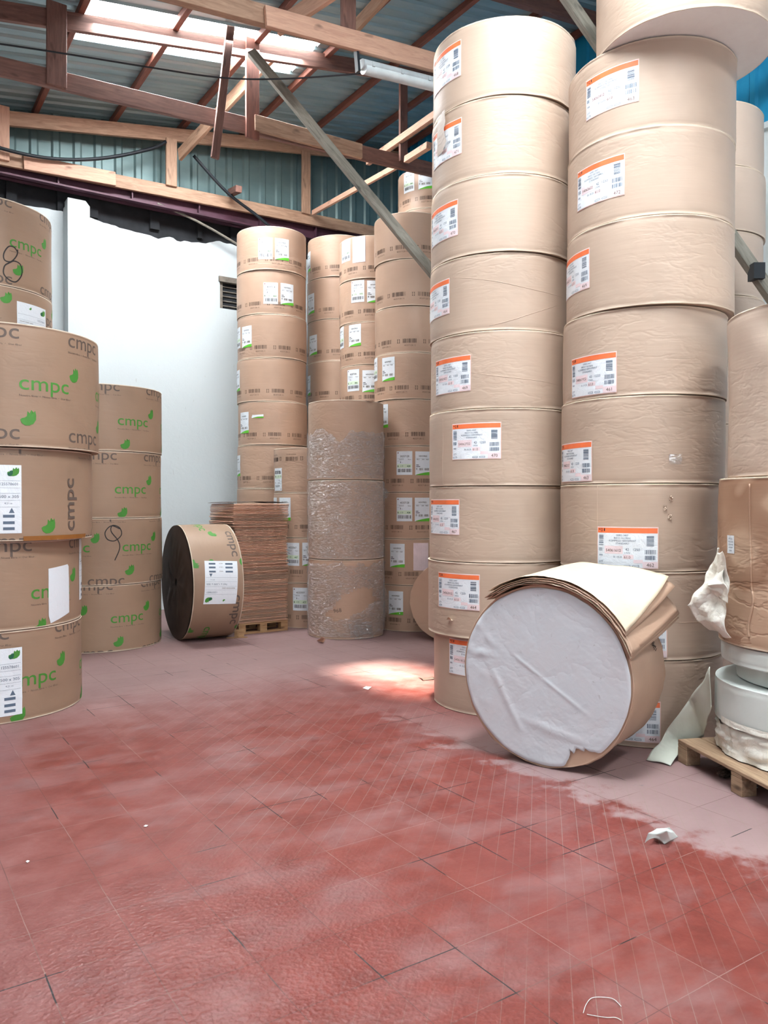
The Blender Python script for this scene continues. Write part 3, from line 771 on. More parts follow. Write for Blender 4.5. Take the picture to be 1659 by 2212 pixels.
# long braces between the trusses
o = beam_local(atw(388, 335, 11.9), atw(602, 104, 9.5), .2, .05, M['timber'], 'timber_brace', None, side=U); tag(o, 'broad pale brace rising from the rear truss towards the roof light', 'brace')
o = beam_local(atw(600, 60, 7.6), atw(735, -30, 6.9), .2, .05, M['timber_pink'], 'timber_brace', None, side=U); tag(o, 'pale knotty brace board above the splice of the lamp truss', 'brace')
o = beam_local(atw(757, 70, 7.5), atw(840, -20, 6.9), .15, .05, M['timber'], 'timber_brace', None, side=U); tag(o, 'dark-knotted brace board beside the upright of the lamp truss', 'brace')
o = beam_local(atw(676, 460, 11.9), atw(855, 360, 9.5), .08, .05, M['timber_pink'], 'timber_batten', None, side=U); tag(o, 'long light batten running from the rear truss post to the brown truss', 'batten')
o = beam_local(atw(795, 350, 10.4), atw(952, 240, 8.2), .1, .07, M['timber_pink'], 'timber_batten', None, side=U); tag(o, 'light batten crossing the brown truss beside the tallest stack', 'batten')
o = beam_local(atw(878, 345, 9.2), atw(927, 314, 8.5), .09, .08, M['timber_pink'], 'timber_batten', None, side=U); tag(o, 'short stub of light batten resting on the brown truss', 'batten')
# diagonal bars
def bar(A, B_, h, t, label):
    root = empty('diagonal_bar', A); tag(root, label, 'bar')
    beam_local(A, B_, h, t, M['pole'], 'rail', root, side=Vector((.3, -1, 0)))
    return root
A, B_ = at(543, 113, 9.15), at(935, 590, 8.7); C_ = A + (B_ - A) * 1.28
r1 = bar(A, C_, .105, .07, 'long weathered grey bar slanting from the roof light down behind the front stack')
A2, B2 = at(1222, -8, 7.9), at(1662, 632, 7.0); r2 = bar(A2 + (A2 - B2) * .1, A2 + (B2 - A2) * 1.25, .12, .07, 'grey-green bar slanting down behind the tallest stack at the frame edge')
mb = MB(); mb.box((-.05, -.06, -.07), (.05, .06, .07)); q = mb.build('bracket', M['black'], r2); Q = at(1634, 588, 7.0); q.location = Q - r2.location
# tube lamp
A, B_ = atw(780, 143, 7.15), atw(945, 184, 7.15); B_ = A + (B_ - A) * 1.75
root = empty('tube_lamp', A); tag(root, 'grey twin tube lamp with clear cover slung under the timber truss', 'lamp')
x = (B_ - A).normalized(); L = (B_ - A).length
def lampmesh(r0, r1, zoff, x0, x1):
    mb = MB(); rows = []
    for i in range(2):
        X = x0 if i == 0 else x1; rows.append([(X, r0 * math.sin(t * PI / 8), zoff + r1 * math.cos(t * PI / 8)) for t in range(17)])
    mb.grid(rows); mb.quad([rows[0][k] for k in range(16)]); mb.quad([rows[1][k] for k in range(15, -1, -1)]); return mb
y = N - x * N.dot(x); y.normalize(); z = x.cross(y); Mx = Matrix((x, y, z)).transposed().to_4x4()
for nm, mb, mt in (('housing', lampmesh(.075, .05, .02, 0, L), 'lampbody'), ('diffuser', lampmesh(.066, .055, -.02, .03, L - .03), 'lampglass')):
    o = mb.build(nm, M[mt], root, True); o.matrix_basis = Mx
mb = MB()
for k in range(5):
    mb = MB(); mb.box((.1 + k * (L - .3) / 4, -.08, -.012), (.13 + k * (L - .3) / 4, .08, .035))
    o = mb.build('clip', M['lampbody'], root); o.matrix_basis = Mx
for q in ((-.06, -.03, -.07, -.03, .03, .17), (L * .6, -.02, 0, L * .6 + .02, .02, .17)):
    mb = MB(); mb.box(q[:3], q[3:]); o = mb.build('hanger', M['black'], root); o.matrix_basis = Mx
# cables
def spline(pts, n=8):
    out = []
    P = [pts[0]] + pts + [pts[-1]]
    for i in range(1, len(P) - 2):
        for k in range(n):
            t = k / n; a, b, c, d = P[i - 1], P[i], P[i + 1], P[i + 2]
            out.append(.5 * ((2 * b) + (c - a) * t + (2 * a - 5 * b + 4 * c - d) * t * t + (3 * b - a - 3 * c + d) * t ** 3))
    out.append(pts[-1]); return out
def cable(pts, r, label, name='cable', mat='black'):
    mb = MB(); mb.tube(spline([Vector(p) for p in pts]), r, 8); o = mb.build(name, M[mat], None, True); tag(o, label, 'cable'); return o
cable([atw(-60, 88, 8.3), atw(0, 95, 8.3), atw(140, 116, 8.3), atw(320, 145, 8.2), atw(480, 168, 8.0), atw(620, 170, 7.7), atw(790, 158, 7.25)], .009, 'thin dark cable sagging across the roof to the tube lamp')
cable([atw(-60, 300, 11.85), atw(12, 323, 11.85), atw(90, 340, 11.85), atw(170, 345, 11.85), atw(250, 338, 11.85), atw(330, 320, 11.88), atw(358, 306, 11.9)], .026, 'thick black cable sagging against the sheet wall above the pillar')
cable([atw(418, 336, 11.8), atw(490, 415, 11.8), atw(560, 470, 11.8), atw(650, 550, 11.75)], .025, 'straight black pipe slanting down past the rear truss', 'pipe')
cable([atw(340, 440, 12.1), atw(420, 475, 12.1), atw(500, 520, 12.1), atw(560, 560, 12.1)], .02, 'grey conduit running down the head of the white wall', 'conduit', 'pole')

# ================================================================== THE REELS
def reel(x, y, z, R, H, seed, label, group, body='kraft', art=None, amp=.002, crimp=.006, e0=None, e1=None, name='paper_roll', dents=(), hole=0, seg=112, rings=14):
    root = empty(name, (x, y, z)); tag(root, label, 'paper roll', group)
    r = Roll(R, H, seed, amp, crimp); r.dents = list(dents)
    r.body('wrapper', bmats(body, 'kraft_edge', e0, e1), root, art, seg, rings, hole)
    return root, r
def lab_at(root, r, art, right=None, left=None, top=None, W=.42, H=.29, nm='shipping_label', rot=0, lbl=None, z=None, bottom=None):
    """place a label where its right or left edge and its upper edge are seen"""
    x, y, z0 = root.location
    a, zz = oncyl(right if right is not None else left, top if top is not None else bottom, x, y, r.R)
    a *= r.R; zz -= z0
    if bottom is not None: zz += H
    zz = min(max(zz, H + .02), r.H - .015)
    a0 = a - W if right is not None else a
    return r.label(nm, art, root, a0, zz - H, rot=rot, W=W, H=H, label=lbl)

G = 'newsprint rolls with orange-topped labels'
# ---- stack A (left of the two tall front stacks)
AX, AY, AR = .993, 6.766, .60
rndA = random.Random(11)
infoA = [(472, 'right', 1068, 1386), (464, 'right', 1037, 1241), (467, 'right', 993, 1078), (470, 'right', 1083, 911), (469, 'right', 1018, 765),
         (464, 'right', 972, 600), (470, 'right', 990, 429), (471, 'right', 998, 252), (468, 'right', 997, 84)]
offA = [(.04, 0), (-.012, 0), (0, 0), (0, -.01), (.01, 0), (.005, .01), (.012, 0), (.02, .01), (.03, 0)]
serA = ['54061612', '54062012', '54062022', '54062722', '54062422', '54061812', '54062912', '54063012', '54062512']
descA = ['kraft newsprint roll standing on the floor half behind the tipped white-faced roll', 'kraft newsprint roll with a small torn slit, second from floor behind the tipped roll',
 'smooth kraft roll labelled 467, third from the floor in the slimmer front stack', 'kraft roll with wide label 470 over pale seam, fourth up the slimmer front stack', 'kraft roll labelled 469 with long slanting crease, fifth up the slimmer front stack',
 'kraft roll with two crossing creases, sixth up the slimmer front stack', 'kraft roll with torn label 470, seventh up the slimmer front stack', 'kraft roll with torn paper flap beside label 471, second from the top of its stack', 'brightly lit kraft roll crowning the slimmer front stack']
for k in range(9):
    root, r = reel(AX + offA[k][0], AY + offA[k][1], k * .61, AR, .6085, 20 + k, descA[k], G, 'kraft_front', crimp=.008, rings=20)
    n_, sd, px, py = infoA[k]
    kw = {sd: px}
    lab_at(root, r, orange_label(str(n_), serA[k], k), top=py, **kw)
    art = Art()
    def crease(pts, px_=True):
        q = []
        for (cx_, cy_) in pts:
            a, zz = oncyl(cx_, cy_, root.location.x, root.location.y, r.R); q.append((a, zz - root.location.z))
        return q
    def ridge(pts, name='crease', wd=.006):
        q = spline([Vector((a, z, 0)) for a, z in crease(pts)], 8); n_q = len(q) - 1; mb = MB(); mb.tube([r.pt(v.x * r.R, v.y, -.0005) for v in q], [wd * .5 * (.35 + .65 * math.sin(PI * i / n_q)) for i in range(n_q + 1)], 6); mb.build(name, M['kraft_front'], root, True)
    if k == 5: ridge([(975, 600), (1060, 606), (1150, 625), (1218, 645)]); ridge([(1056, 704), (1110, 690), (1210, 658)])
    if k == 4: ridge([(1020, 806), (1100, 815), (1215, 834)])
    if k == 3:
        ridge([(957, 905), (957, 960), (956, 1000), (957, 1047)], 'seam', .005)
    if k == 1:
        mb = MB(); a, zz = oncyl(970, 1338, root.location.x, root.location.y, r.R); a *= r.R; zz -= root.location.z
        mb.grid([[r.pt(a + .05 * i / 5, zz + .012 * j * math.sin(i / 5 * PI), .004 + .012 * j) for i in range(6)] for j in range(3)]); mb.build('torn_flap', M['cream'], root, True)
    if k == 7:
        mb = MB(); rr = random.Random(3); rows = []
        for j in range(7):
            a, zz = oncyl(946, 256 + j * 14, root.location.x, root.location.y, r.R); rows.append([r.pt(a * r.R + i * .035 * (1 + .3 * rr.random()), zz - root.location.z, .004 + .03 * (i / 4) ** 2 + .006 * rr.random()) for i in range(5)])
        mb.grid(rows); mb.build('torn_flap', M['kraft'], root, True)
# ---- stack B
BX, BY, BR = 1.953, 5.99, .59
infoB = [(464, 'right', 1427, 1515), (465, 'right', 1441, 1345), (462, 'left', 1291, 1137), (463, 'right', 1280, 952), (461, 'right', 1333, 758), (469, 'right', 1275, 534), (472, 'right', 1350, 330), (463, 'right', 1381, 127)]
offB = [(-.01, 0), (0, 0), (-.005, 0), (0, 0), (.012, 0), (.04, -.03), (.045, -.02), (.06, 0), (.19, -.30)]
descB = ['kraft newsprint roll on the floor right behind the tipped white-faced roll', 'kraft newsprint roll behind the cream sheets on the tipped roll', 'kraft newsprint roll with full label 462 just above the cream sheets',
 'kraft roll with small shiny tear and label 463, fourth up the wider front stack', 'creased kraft roll labelled 461, fifth up the wider front stack', 'kraft roll labelled 469 overhanging the creased one, sixth up the wider front stack',
 'kraft roll labelled 472, seventh up the wider front stack', 'kraft roll labelled 463 in the shade of the overhanging topmost roll', 'overhanging topmost roll with white underside, cut by the top of the picture']
serB = ['54061912', '54062112', '54061612', '54062212', '54061922', '54062312', '54062622', '54063412']
for k in range(9):
    top = k == 8
    root, r = reel(BX + offB[k][0], BY + offB[k][1], k * .61, .60 if top else (BR + (.008 if k > 4 else 0)), .6085, 40 + k, descB[k], G, 'kraft_front', crimp=.008, e0='white_end' if top else None, rings=20, amp=.0025)
    if not top:
        n_, sd, px, py = infoB[k]; lab_at(root, r, orange_label(str(n_), serB[k], 20 + k), top=py, **{sd: px})
    def ridge(pts, name='crease', wd=.006, mat='kraft_front'):
        p3 = []
        for p in pts:
            a, zz = oncyl(*p, root.location.x, root.location.y, r.R); p3.append(Vector((a, zz - root.location.z, 0)))
        q = spline(p3, 8); n_q = len(q) - 1; mb = MB(); mb.tube([r.pt(v.x * r.R, v.y, -.0005) for v in q], [wd * .5 * (.35 + .65 * math.sin(PI * i / n_q)) for i in range(n_q + 1)], 6); mb.build(name, M[mat], root, True)
    if k == 3:
        ridge([(1283, 990), (1400, 983), (1470, 980)], wd=.004)
        a, zz = oncyl(1458, 992, root.location.x, root.location.y, r.R); a *= r.R; zz -= root.location.z; mb = MB(); rr = random.Random(6)
        mb.grid([[r.pt(a - .045 + .09 * i / 6, zz - .035 + .07 * j / 5, .002 + .012 * rr.random()) for i in range(7)] for j in range(6)]); mb.build('film_patch', M['film'], root)
    if k == 2:
        ridge([(1290, 1048), (1290, 1130), (1289, 1225)], 'seam', .004); ridge([(1214, 1170), (1270, 1174), (1288, 1174)], wd=.004); ridge([(1212, 1195), (1286, 1188)], wd=.004)
        for px, py in ((1449, 1076), (1436, 1097), (1446, 1116)):
            a, zz = oncyl(px, py, root.location.x, root.location.y, r.R); a *= r.R; zz -= root.location.z; mb = MB(); rr = random.Random(px)
            mb.grid([[r.pt(a - .012 + .024 * i / 4, zz - .018 + .036 * j / 4, .002 + .01 * rr.random()) for i in range(5)] for j in range(5)]); mb.build('pucker', M['kraft_front'], root)
    if k == 1: ridge([(1440, 1345), (1520, 1343)], wd=.004)
# ---- stack C behind at the frame edge
for k in range(9):
    reel(3.21 + (.01 if k % 2 else -.01), 8.05, k * .61, .60, .6085, 60 + k, 'plain kraft newsprint roll, %s in the stack behind by the white side wall' % (ORD[k] + (' from floor' if k else '')), 'rolls by the side wall', 'kraft', crimp=.005, seg=80, rings=8)
# ---- far stacks
GF = 'newsprint rolls in the far stacks'
def far(x, y, R, H, n, seed, where, labs, lean=None, skip=()):
    rnd = random.Random(seed)
    for k in range(n):
        ph = rnd.uniform(0, .4); fl = labs.get(('flip', k), False)
        art = barcode_print(R, H, ph, seed + k)
        if fl: art = flip(art, H)
        dx = rnd.uniform(-.012, .012) if k else 0; dx += (lean(k) if lean else 0)
        nm = ('topmost' if k == n - 1 else ORD[k] + (' from floor' if k else ''))
        root, r = reel(x + dx, y + rnd.uniform(-.012, .012), k * H, R, H - .002, seed * 7 + k, 'tan printed roll, %s in the far stack %s' % (nm, where), GF, 'kraft_tan', art, crimp=.005, seg=72, rings=8, amp=.0015)
        for kind, px, py, num in labs.get(k, []):
            if kind == 'n': lab_at(root, r, green_label_numbers(num, '4' + num[-2:], seed + k), left=px, top=py, W=.21, H=.31, nm='number_label', rot=PI if fl else 0)
            elif kind == 'p': lab_at(root, r, green_label_name(seed + k), left=px, top=py, W=.21, H=.31, nm='product_label')
            elif kind == 's':
                a = Art(); a.rect(0, 0, .2, .36, SI['pinkish'], 0); lab_at(root, r, a, left=px, top=py, W=.2, H=.36, nm='blank_label', lbl='blank whitish label')
            elif kind == 't':
                a = Art(); a.poly([(0, .02), (.015, .05), (.03, .045), (.19, .05), (.19, .02), (.1, .02), (0, .0)], SI['label'], 0); a.poly([(0, 0), (.1, .015), (.19, .02), (.19, .0)], SI['green_lime'], 1)
                lab_at(root, r, a, left=px, top=py, W=.2, H=.05, nm='torn_label')
far(-1.70, 12.0, .52, .635, 9, 3, 'close to the louvred wall opening',
    {8: [('n', 558, 514, '45257107'), ('p', 594, 514, '')], 7: [('n', 569, 610, '45257114'), ('p', 606, 611, '')], 6: [('n', 508, 712, '45257119'), ('p', 523, 707, '')], 5: [('p', 502, 803, '')], 4: [('p', 520, 892, ''), ('t', 544, 896, '')], 3: [('p', 510, 985, '')]})
far(-.72, 12.75, .51, .65, 9, 5, 'set back between its two neighbours',
    {8: [('p', 643, 550, '')], 7: [('p', 666, 639, '')], 6: [('p', 669, 727, '')], 5: [('p', 657, 815, '')]})
far(-.155, 11.70, .495, .61, 9, 7, 'whose top label is blank',
    {8: [('n', 739, 515, '45257109'), ('s', 762, 514, '')], 7: [('n', 759, 606, '45257110'), ('p', 793, 606, '')], 6: [('n', 735, 708, '45257112'), ('p', 754, 703, '')], 5: [('n', 751, 800, '45257106'), ('p', 783, 800, '')]})
far(.375, 10.80, .50, .61, 9, 9, 'behind the shrink-wrapped column',
    {5: [('n', 798, 778, '45257101'), ('p', 826, 774, '')], 4: [('p', 818, 876, '')], 3: [('n', 857, 975, '50257128'), ('p', 897, 975, '')], 2: [('n', 857, 1075, '45257128'), ('p', 896, 1075, '')], 1: [('n', 810, 1175, '45257130'), ('p', 843, 1174, ''), ('s', 893, 1173, '')], 0: [('n', 802, 1275, '45257131'), ('p', 840, 1276, '')]})
far(.72, 12.3, .50, .61, 11, 11, 'rising highest in the rear corner', {10: [('n', 873, 355, '45257140'), ('p', 904, 355, '')]})
far(-1.037, 11.08, .50, .61, 4, 13, 'that is only four rolls high', {3: [('n', 594, 1012, '45257150')], ('flip', 3): True, 2: [('n', 590, 1075, '45257151'), ('p', 604, 1075, '')], 1: [('n', 618, 1172, '45257067'), ('p', 653, 1172, '')], 0: [('n', 633, 1269, '45257077')]})
# ---- printed board rolls on the far side
GC = 'printed board rolls with green leaf logo'
def board(x, y, z, R, H, seed, label, phase, v0, dents=(), hand=None, lab=None, green=True):
    art = cmpc_print(R, H, phase, v0, green)
    if hand:
        for pts, wd in hand:
            q = []
            for p in pts:
                a, zz = oncyl(*p, x, y, R); q.append((a * R, zz - z))
            sm = spline([Vector((a, b, 0)) for a, b in q], 5); art.line([(v.x, v.y) for v in sm], wd, BS['ink'], 3)
    root, r = reel(x, y, z, R, H - .002, seed, label, GC, 'kraft_print', art, crimp=.007, dents=dents, rings=18, amp=.0025)
    if lab: lab_at(root, r, cmpc_label(seed), W=.40, H=.52, **lab)
    return root, r
def arcpos(px, x, y, R): return oncyl(px, 1085, x, y, R)[0] * R
L1X, L1Y, L1R = -3.35, 6.61, .75
zL = [0, .71, 1.40, 2.12, 3.06]
def ph(px, x, R, y):            # phase so that a green word begins at px
    n = max(3, round(2 * PI * R / .80)); per = 2 * PI * R / n; return (arcpos(px, x, y, R) + PI * R) % per
board(L1X, L1Y, 0, L1R, .71, 71, 'printed board roll on the floor in the stack cut by the frame edge', ph(15, L1X, L1R, L1Y), .27, lab=dict(right=47, top=1397))
ro, r = board(L1X, L1Y, .71, L1R, .69, 72, 'printed board roll patched with a blank white sheet, near stack', ph(66, L1X, L1R, L1Y), .23)
a = Art(); a.poly([(.02, 0), (.24, .06), (.235, .44), (.22, .46), (0, .44), (.0, .06)], SI['label'], 0); lab_at(ro, r, a, left=104, top=1238, W=.24, H=.45, nm='blank_sheet', lbl='blank white sheet')
lab_at(ro, r, cmpc_label(5), left=170, top=1190, W=.40, H=.42)
ro, r = board(L1X + .10, L1Y, 1.40, L1R, .72, 73, 'printed board roll with sideways logo and brown tape, third in the near stack', ph(-150, L1X + .1, L1R, L1Y), .33, lab=dict(right=46, top=1005), green=False)
art = Art(); art.text('cmpc', 0, 0, .155, 0, 1, width=.42, bold=.012, rot=PI / 2, res=4)
mb = []
a0, zz = oncyl(160, 1145, L1X + .1, L1Y, L1R)
ow = r.label('side_logo', art, ro, a0 * L1R, zz - 1.40, mats=[M['ink_grey']], W=0, H=0, off=.003)
a = Art(); a.rect(0, 0, .62, .035, 0, 0); o = r.label('tape', a, ro, arcpos(50, L1X + .1, L1Y, L1R), .004, mats=[simple('brown_tape', (150, 98, 48), .25)], W=.62, H=.035, off=.004); o['label'] = 'brown tape'
board(L1X + .15, L1Y, 2.12, L1R + .01, .94, 74, 'printed board roll crowning the near stack, clean green logo', ph(44, L1X + .15, L1R, L1Y), .44)
# second column of board rolls
L2X, L2Y = -3.447, 9.526
xs = [(252, 'bottom board roll in the slim column before the white wall', .30, None), (262, 'board roll with hand-drawn loop and a paper tear before the white wall', .38, [([(258, 1142), (240, 1136), (227, 1150), (232, 1165), (248, 1168), (262, 1155), (258, 1140), (243, 1135), (240, 1148), (255, 1168), (258, 1185), (248, 1210)], .011)]),
      (248, 'third board roll in the slim column before the white wall', .28, None), (253, 'top board roll in the slim column before the white wall, frayed rim', .30, None)]
xs[0] = (238, xs[0][1], .33, None)
for k, (px, lbl, v0, hand) in enumerate(xs):
    board(L2X + (.01 if k % 2 else 0), L2Y, k * .76, .72, .76, 80 + k, lbl, ph(px, L2X, .72, L2Y), v0, hand=hand)
# tall column behind
L0X, L0Y = -4.28, 8.32
z = 0
for k in range(5):
    H = .9625 if k < 4 else .86
    hand = None
    if k == 4: hand = [([(38, 545), (30, 534), (18, 533), (8, 548), (10, 562), (24, 565), (36, 552), (38, 540)], .012), ([(24, 566), (10, 574), (8, 592), (22, 606), (36, 608), (47, 592), (44, 572), (30, 564), (16, 570)], .012)]
    lab = dict(left=36, top=650) if k == 3 else None
    board(L0X + .0, L0Y, z, .72, H, 90 + k, ['hidden bottom roll of the tall column behind the near board rolls', 'second roll of the tall column behind the near board rolls', 'third roll of the tall column behind the near board rolls',
        'board roll with white form sheet, fourth in the tall rear column beside the pillar', 'topmost board roll with hand-drawn figure eight beside the pillar'][k], ph(24 if k == 4 else -4, L0X, .72, L0Y), .40 if k == 4 else .3, hand=hand, lab=lab)
    z += H
# ---- shrink-wrapped column
WX, WY, WRd = -.492, 10.19, .485
for k in range(3):
    root, r = reel(WX, WY, k * .99, WRd, .985, 110 + k, ['tall roll in torn clear film at the base of the wrapped column', 'tall roll fully wrapped in crinkled clear film, middle of its column', 'tall roll with bare kraft top and film below, top of its column'][k], 'shrink-wrapped tall rolls', 'kraft_tan', crimp=.005, rings=24, dents=[(.75, .97, .12, .06, .03)] if k == 2 else ())
    seg = 90; rows = []
    z0, z1 = [(.03, .93), (.01, .98), (.02, .60)][k]
    nr = 46
    for j in range(nr + 1):
        row = []
        for i in range(seg + 1):
            th = 2 * PI * i / seg
            top = z1 + (.08 * noise.noise(Vector((math.cos(th) * 3, math.sin(th) * 3, k))) + .05 * noise.noise(Vector((math.cos(th) * 9, math.sin(th) * 9, k))) if k != 1 else 0)
            if k == 2 and abs(((th + PI) % (2 * PI)) - PI + .1) < .28: top -= .12 * math.cos((((th + PI) % (2 * PI)) - PI + .1) / .28 * PI / 2)
            zz = z0 + (top - z0) * j / nr
            if k == 0 and -.28 < ((th + PI) % (2 * PI)) - PI < .75 and j > nr * .18:
                tt = ((th + PI) % (2 * PI)) - PI
            q = Vector((math.cos(th) * 3, math.sin(th) * 3, zz * 9 + k * 5)); d = abs(noise.noise(q * 1.6)) * .018 + abs(noise.noise(q * 4)) * .01
            rr_ = WRd + .009 + d + (.02 * max(0, j / nr - .9) * 10 * abs(noise.noise(q * 2)) if k != 1 else 0)
            row.append((rr_ * math.sin(th), -rr_ * math.cos(th), zz))
        rows.append(row)
    mb = MB(); mb.grid(rows); fm = mb.build('stretch_film', M['film'], root, True)
    if k == 0:       # torn window showing bare kraft
        bm = bmesh.new(); bm.from_mesh(fm.data); kill = []
        for f in bm.faces:
            c = f.calc_center_median(); th = math.atan2(c.x, -c.y); e = ((th - .22) / .62) ** 2 + ((c.z - .40 - .12 * math.sin(th * 2)) / .16) ** 2 + .5 * noise.noise(Vector((th * 5, c.z * 8, 0)))
            if e < 1: kill.append(f)
        bmesh.ops.delete(bm, geom=kill, context='FACES'); bm.to_mesh(fm.data); bm.free()
        mb = MB(); rows = []
        for j in range(9):
            rows.append([(r.pt(.05 + .3 * i / 10 + .03 * j / 8, .24 - .03 * i / 10 - .22 * j / 8, .012 + .05 * (j / 8) * abs(noise.noise(Vector((i * .5, j * .5, 2)))) + .01)) for i in range(11)])
        mb.grid(rows); mb.build('loose_film', M['film'], root, True)
        art = Art(); art.text('968', 0, 0, .07, 0, 0, rot=.15); r.label('handwriting', art, root, -.13, .33, mats=[M['ink_grey']], W=0, H=0)
    if k == 0 or k == 1:
        mb = MB(); rows = []
        for j in range(10):
            rows.append([((WRd + .0 + .07 * math.sin(j / 9 * PI) * i / 3) * math.sin(1.5 + .08 * i * 0), -(WRd) * math.cos(1.5) - .03 + .04 * i / 3, (.12 if k == 0 else .72) + (.55 if k == 0 else .2) * j / 9) for i in range(4)])
        mb.grid(rows); mb.build('loose_film', M['film'], root, True)
# ---- lying kraft roll seen past stack A
root = empty('paper_roll', (.79, 9.55, .49)); tag(root, 'kraft roll lying on its side, round end showing beside the front stack', 'paper roll', 'rolls lying on the floor')
r = Roll(.49, .6, 130, .002, .006); o = r.body('wrapper', bmats('kraft_tan'), root, None, 96, 10)
ax = Vector((.28, .96, 0)).normalized(); zz = ax; xx = Vector((ax.y, -ax.x, 0)); yy = zz.cross(xx)
o.matrix_basis = Matrix((xx, yy, zz)).transposed().to_4x4()
mb = MB(); rows = []
for i in range(14):
    rr_ = .02 + .465 * i / 13; rows.append([(rr_ * math.cos(2 * PI * j / 60), rr_ * math.sin(2 * PI * j / 60), -.006 - .012 * abs(noise.noise(Vector((math.cos(2 * PI * j / 60) * 5, math.sin(2 * PI * j / 60) * 5, rr_ * 6)))) * (rr_ / .485)) for j in range(61)])
mb.grid(rows); o2 = mb.build('end_disc', M['kraft_tan'], root, True); o2.matrix_basis = o.matrix_basis.copy()
# ---- lying board roll with dark end
FR = .71
root = empty('paper_roll', (-2.57, 9.75, FR)); tag(root, 'printed board roll lying on its side with a charcoal end and core hole', 'paper roll', 'rolls lying on the floor')
r = Roll(FR, .62, 140, .002, .006)
ax = Vector((.866, .5, 0)); yy = Vector((0, 0, 1))
# local frame: z = axis, -y (angle 0) turned to face the camera side
yl = Vector((-.5, .866, 0)); xl = yl.cross(ax)      # x = y cross z
Mx = Matrix((xl, yl, ax)).transposed().to_4x4()
a = Art()
n = 5; per = 2 * PI * FR / n
for k in range(n):
    for j in range(-1, 2):
        x0 = -PI * FR + k * per + .12 + (j % 2) * per * .5
        cx_ = .20 + .30 * j
        a.text('cmpc', x0, cx_, .15, BS['ink_green'] if j != 1 else BS['ink_grey'], 1, width=.42, bold=.012, rot=0, res=4)
        a.leaf(x0 + .44, cx_ + .08, .11, .11, BS['ink_green'], 2)
o = r.body('wrapper', bmats('kraft_print', 'kraft_edge', 'kraft_dark', 'kraft_dark'), root, a, 112, 14, hole=.05); o.matrix_basis = Mx
# charcoal end cover with its own puckered surface
mb = MB(); rows = []
for i in range(16):
    rr_ = .05 + (FR - .055) * i / 15; rows.append([(rr_ * math.cos(2 * PI * j / 72), rr_ * math.sin(2 * PI * j / 72), -.010 - .02 * abs(noise.noise(Vector((math.cos(2 * PI * j / 72) * 3, math.sin(2 * PI * j / 72) * 3, rr_ * 4)))) * math.sin(PI * i / 15)) for j in range(73)])
mb.grid(rows); o2 = mb.build('end_disc', M['kraft_dark'], root, True); o2.matrix_basis = Mx
lo = r.label('shipping_label', cmpc_label(9), root, -.30, .14, W=.40, H=.40 * 1.0, rot=-PI / 2 - .05); lo.matrix_basis = Mx
fw = lo
# ---- tipped white-faced roll in front
TR = .584; TL = .63
root = empty('paper_roll', (1.021, 5.03, TR)); tag(root, 'large tipped roll with wrinkled white paper end facing the aisle', 'paper roll', 'rolls lying on the floor')
r = Roll(TR, TL, 150, .003, .012); r.dents = [(1.9, .3, .4, .3, .008)]
ax = Vector((.588, .809, 0)); xl = Vector((ax.y, -ax.x, 0)); yl = ax.cross(xl)
TM = Matrix((xl, yl, ax)).transposed().to_4x4()     # local x = right, local y = down?, z = into the stack
o = r.body('wrapper', bmats('kraft_tan', 'kraft_tan', 'kraft_tan'), root, None, 144, 16); o.matrix_basis = TM
up = 1 if (TM @ Vector((0, 1, 0))).z > 0 else -1
mb = MB(); nr, ns = 44, 220; vs = []; 
def outer(th):   # th from right (+x) counter-clockwise seen from the front, up positive
    R0 = TR - .017 + .004 * noise.noise(Vector((math.cos(th) * 6, math.sin(th) * 6, 1)))
    d = ((th + 1.08 + PI) % (2 * PI)) - PI      # tear at lower right
    if abs(d) < .24: R0 -= .10 * max(0, 1 - abs(d / .24) ** 1.3) * (.75 + .9 * abs(noise.noise(Vector((th * 14, 0, 5))))) 
    e = ((th - 2.0 + PI) % (2 * PI)) - PI
    return R0
rows = []
for i in range(nr + 1):
    row = []
    for j in range(ns + 1):
        th = 2 * PI * j / ns - PI; rr_ = outer(th) * (i / nr) + .0005; x_, y_ = rr_ * math.cos(th), rr_ * math.sin(th)
        q = Vector((x_ * 2.2, y_ * 2.2, 3)); d = .010 + .006 * (noise.noise(q * .6) + .4)
        # pressed folds: sweeping creases low and on the left rim
        f1 = y_ + .27 + .10 * math.sin((x_ + .2) * 2.6); d += .006 * math.exp(-(f1 / .03) ** 2) * (1 if x_ > -.45 else 0) * (.5 + .5 * math.sin(x_ * 9 + 1))
        f2 = (x_ + .30) * .8 + (y_ + .1) * .45; d += .005 * math.exp(-(f2 / .02) ** 2) * ss_((y_ + .42) / .12) * ss_((.06 - y_) / .12)
        f3 = (y_ - .02) + .62 * (x_ + .05); d += .003 * math.exp(-(f3 / .016) ** 2) * ss_((x_ + .25) / .1) * ss_((.35 - x_) / .15)
        d += .012 * max(0, noise.noise(Vector((x_ * 14, y_ * 14, 7)))) * max(0, min(1, (-x_ - .30) / .15)) * (1 if y_ > .05 else .3)
        row.append((x_, y_ * up, -d * (1 if i < nr else .35)))
    rows.append(row)
mb.grid(rows); o = mb.build('end_paper', M['endpaper'], root, True); o.matrix_basis = TM; o['label'] = 'white end paper with a torn corner'
# scribbles on the flank
mb = MB()
rr = random.Random(5)
for k in range(9):
    a = 1.18 + .012 * k + rr.uniform(-.01, .01); z_ = .46 + .012 * (k % 3)
    P = [Vector(((TR + .004) * math.sin(a + .01 * q), (TR + .004) * math.cos(a + .01 * q) * up, z_ + .02 * math.sin(q * 2 + k))) for q in range(3)]
    mb.tube(P, .0018, 5)
o = mb.build('pen_marks', M['ink'], root); o.matrix_basis = TM
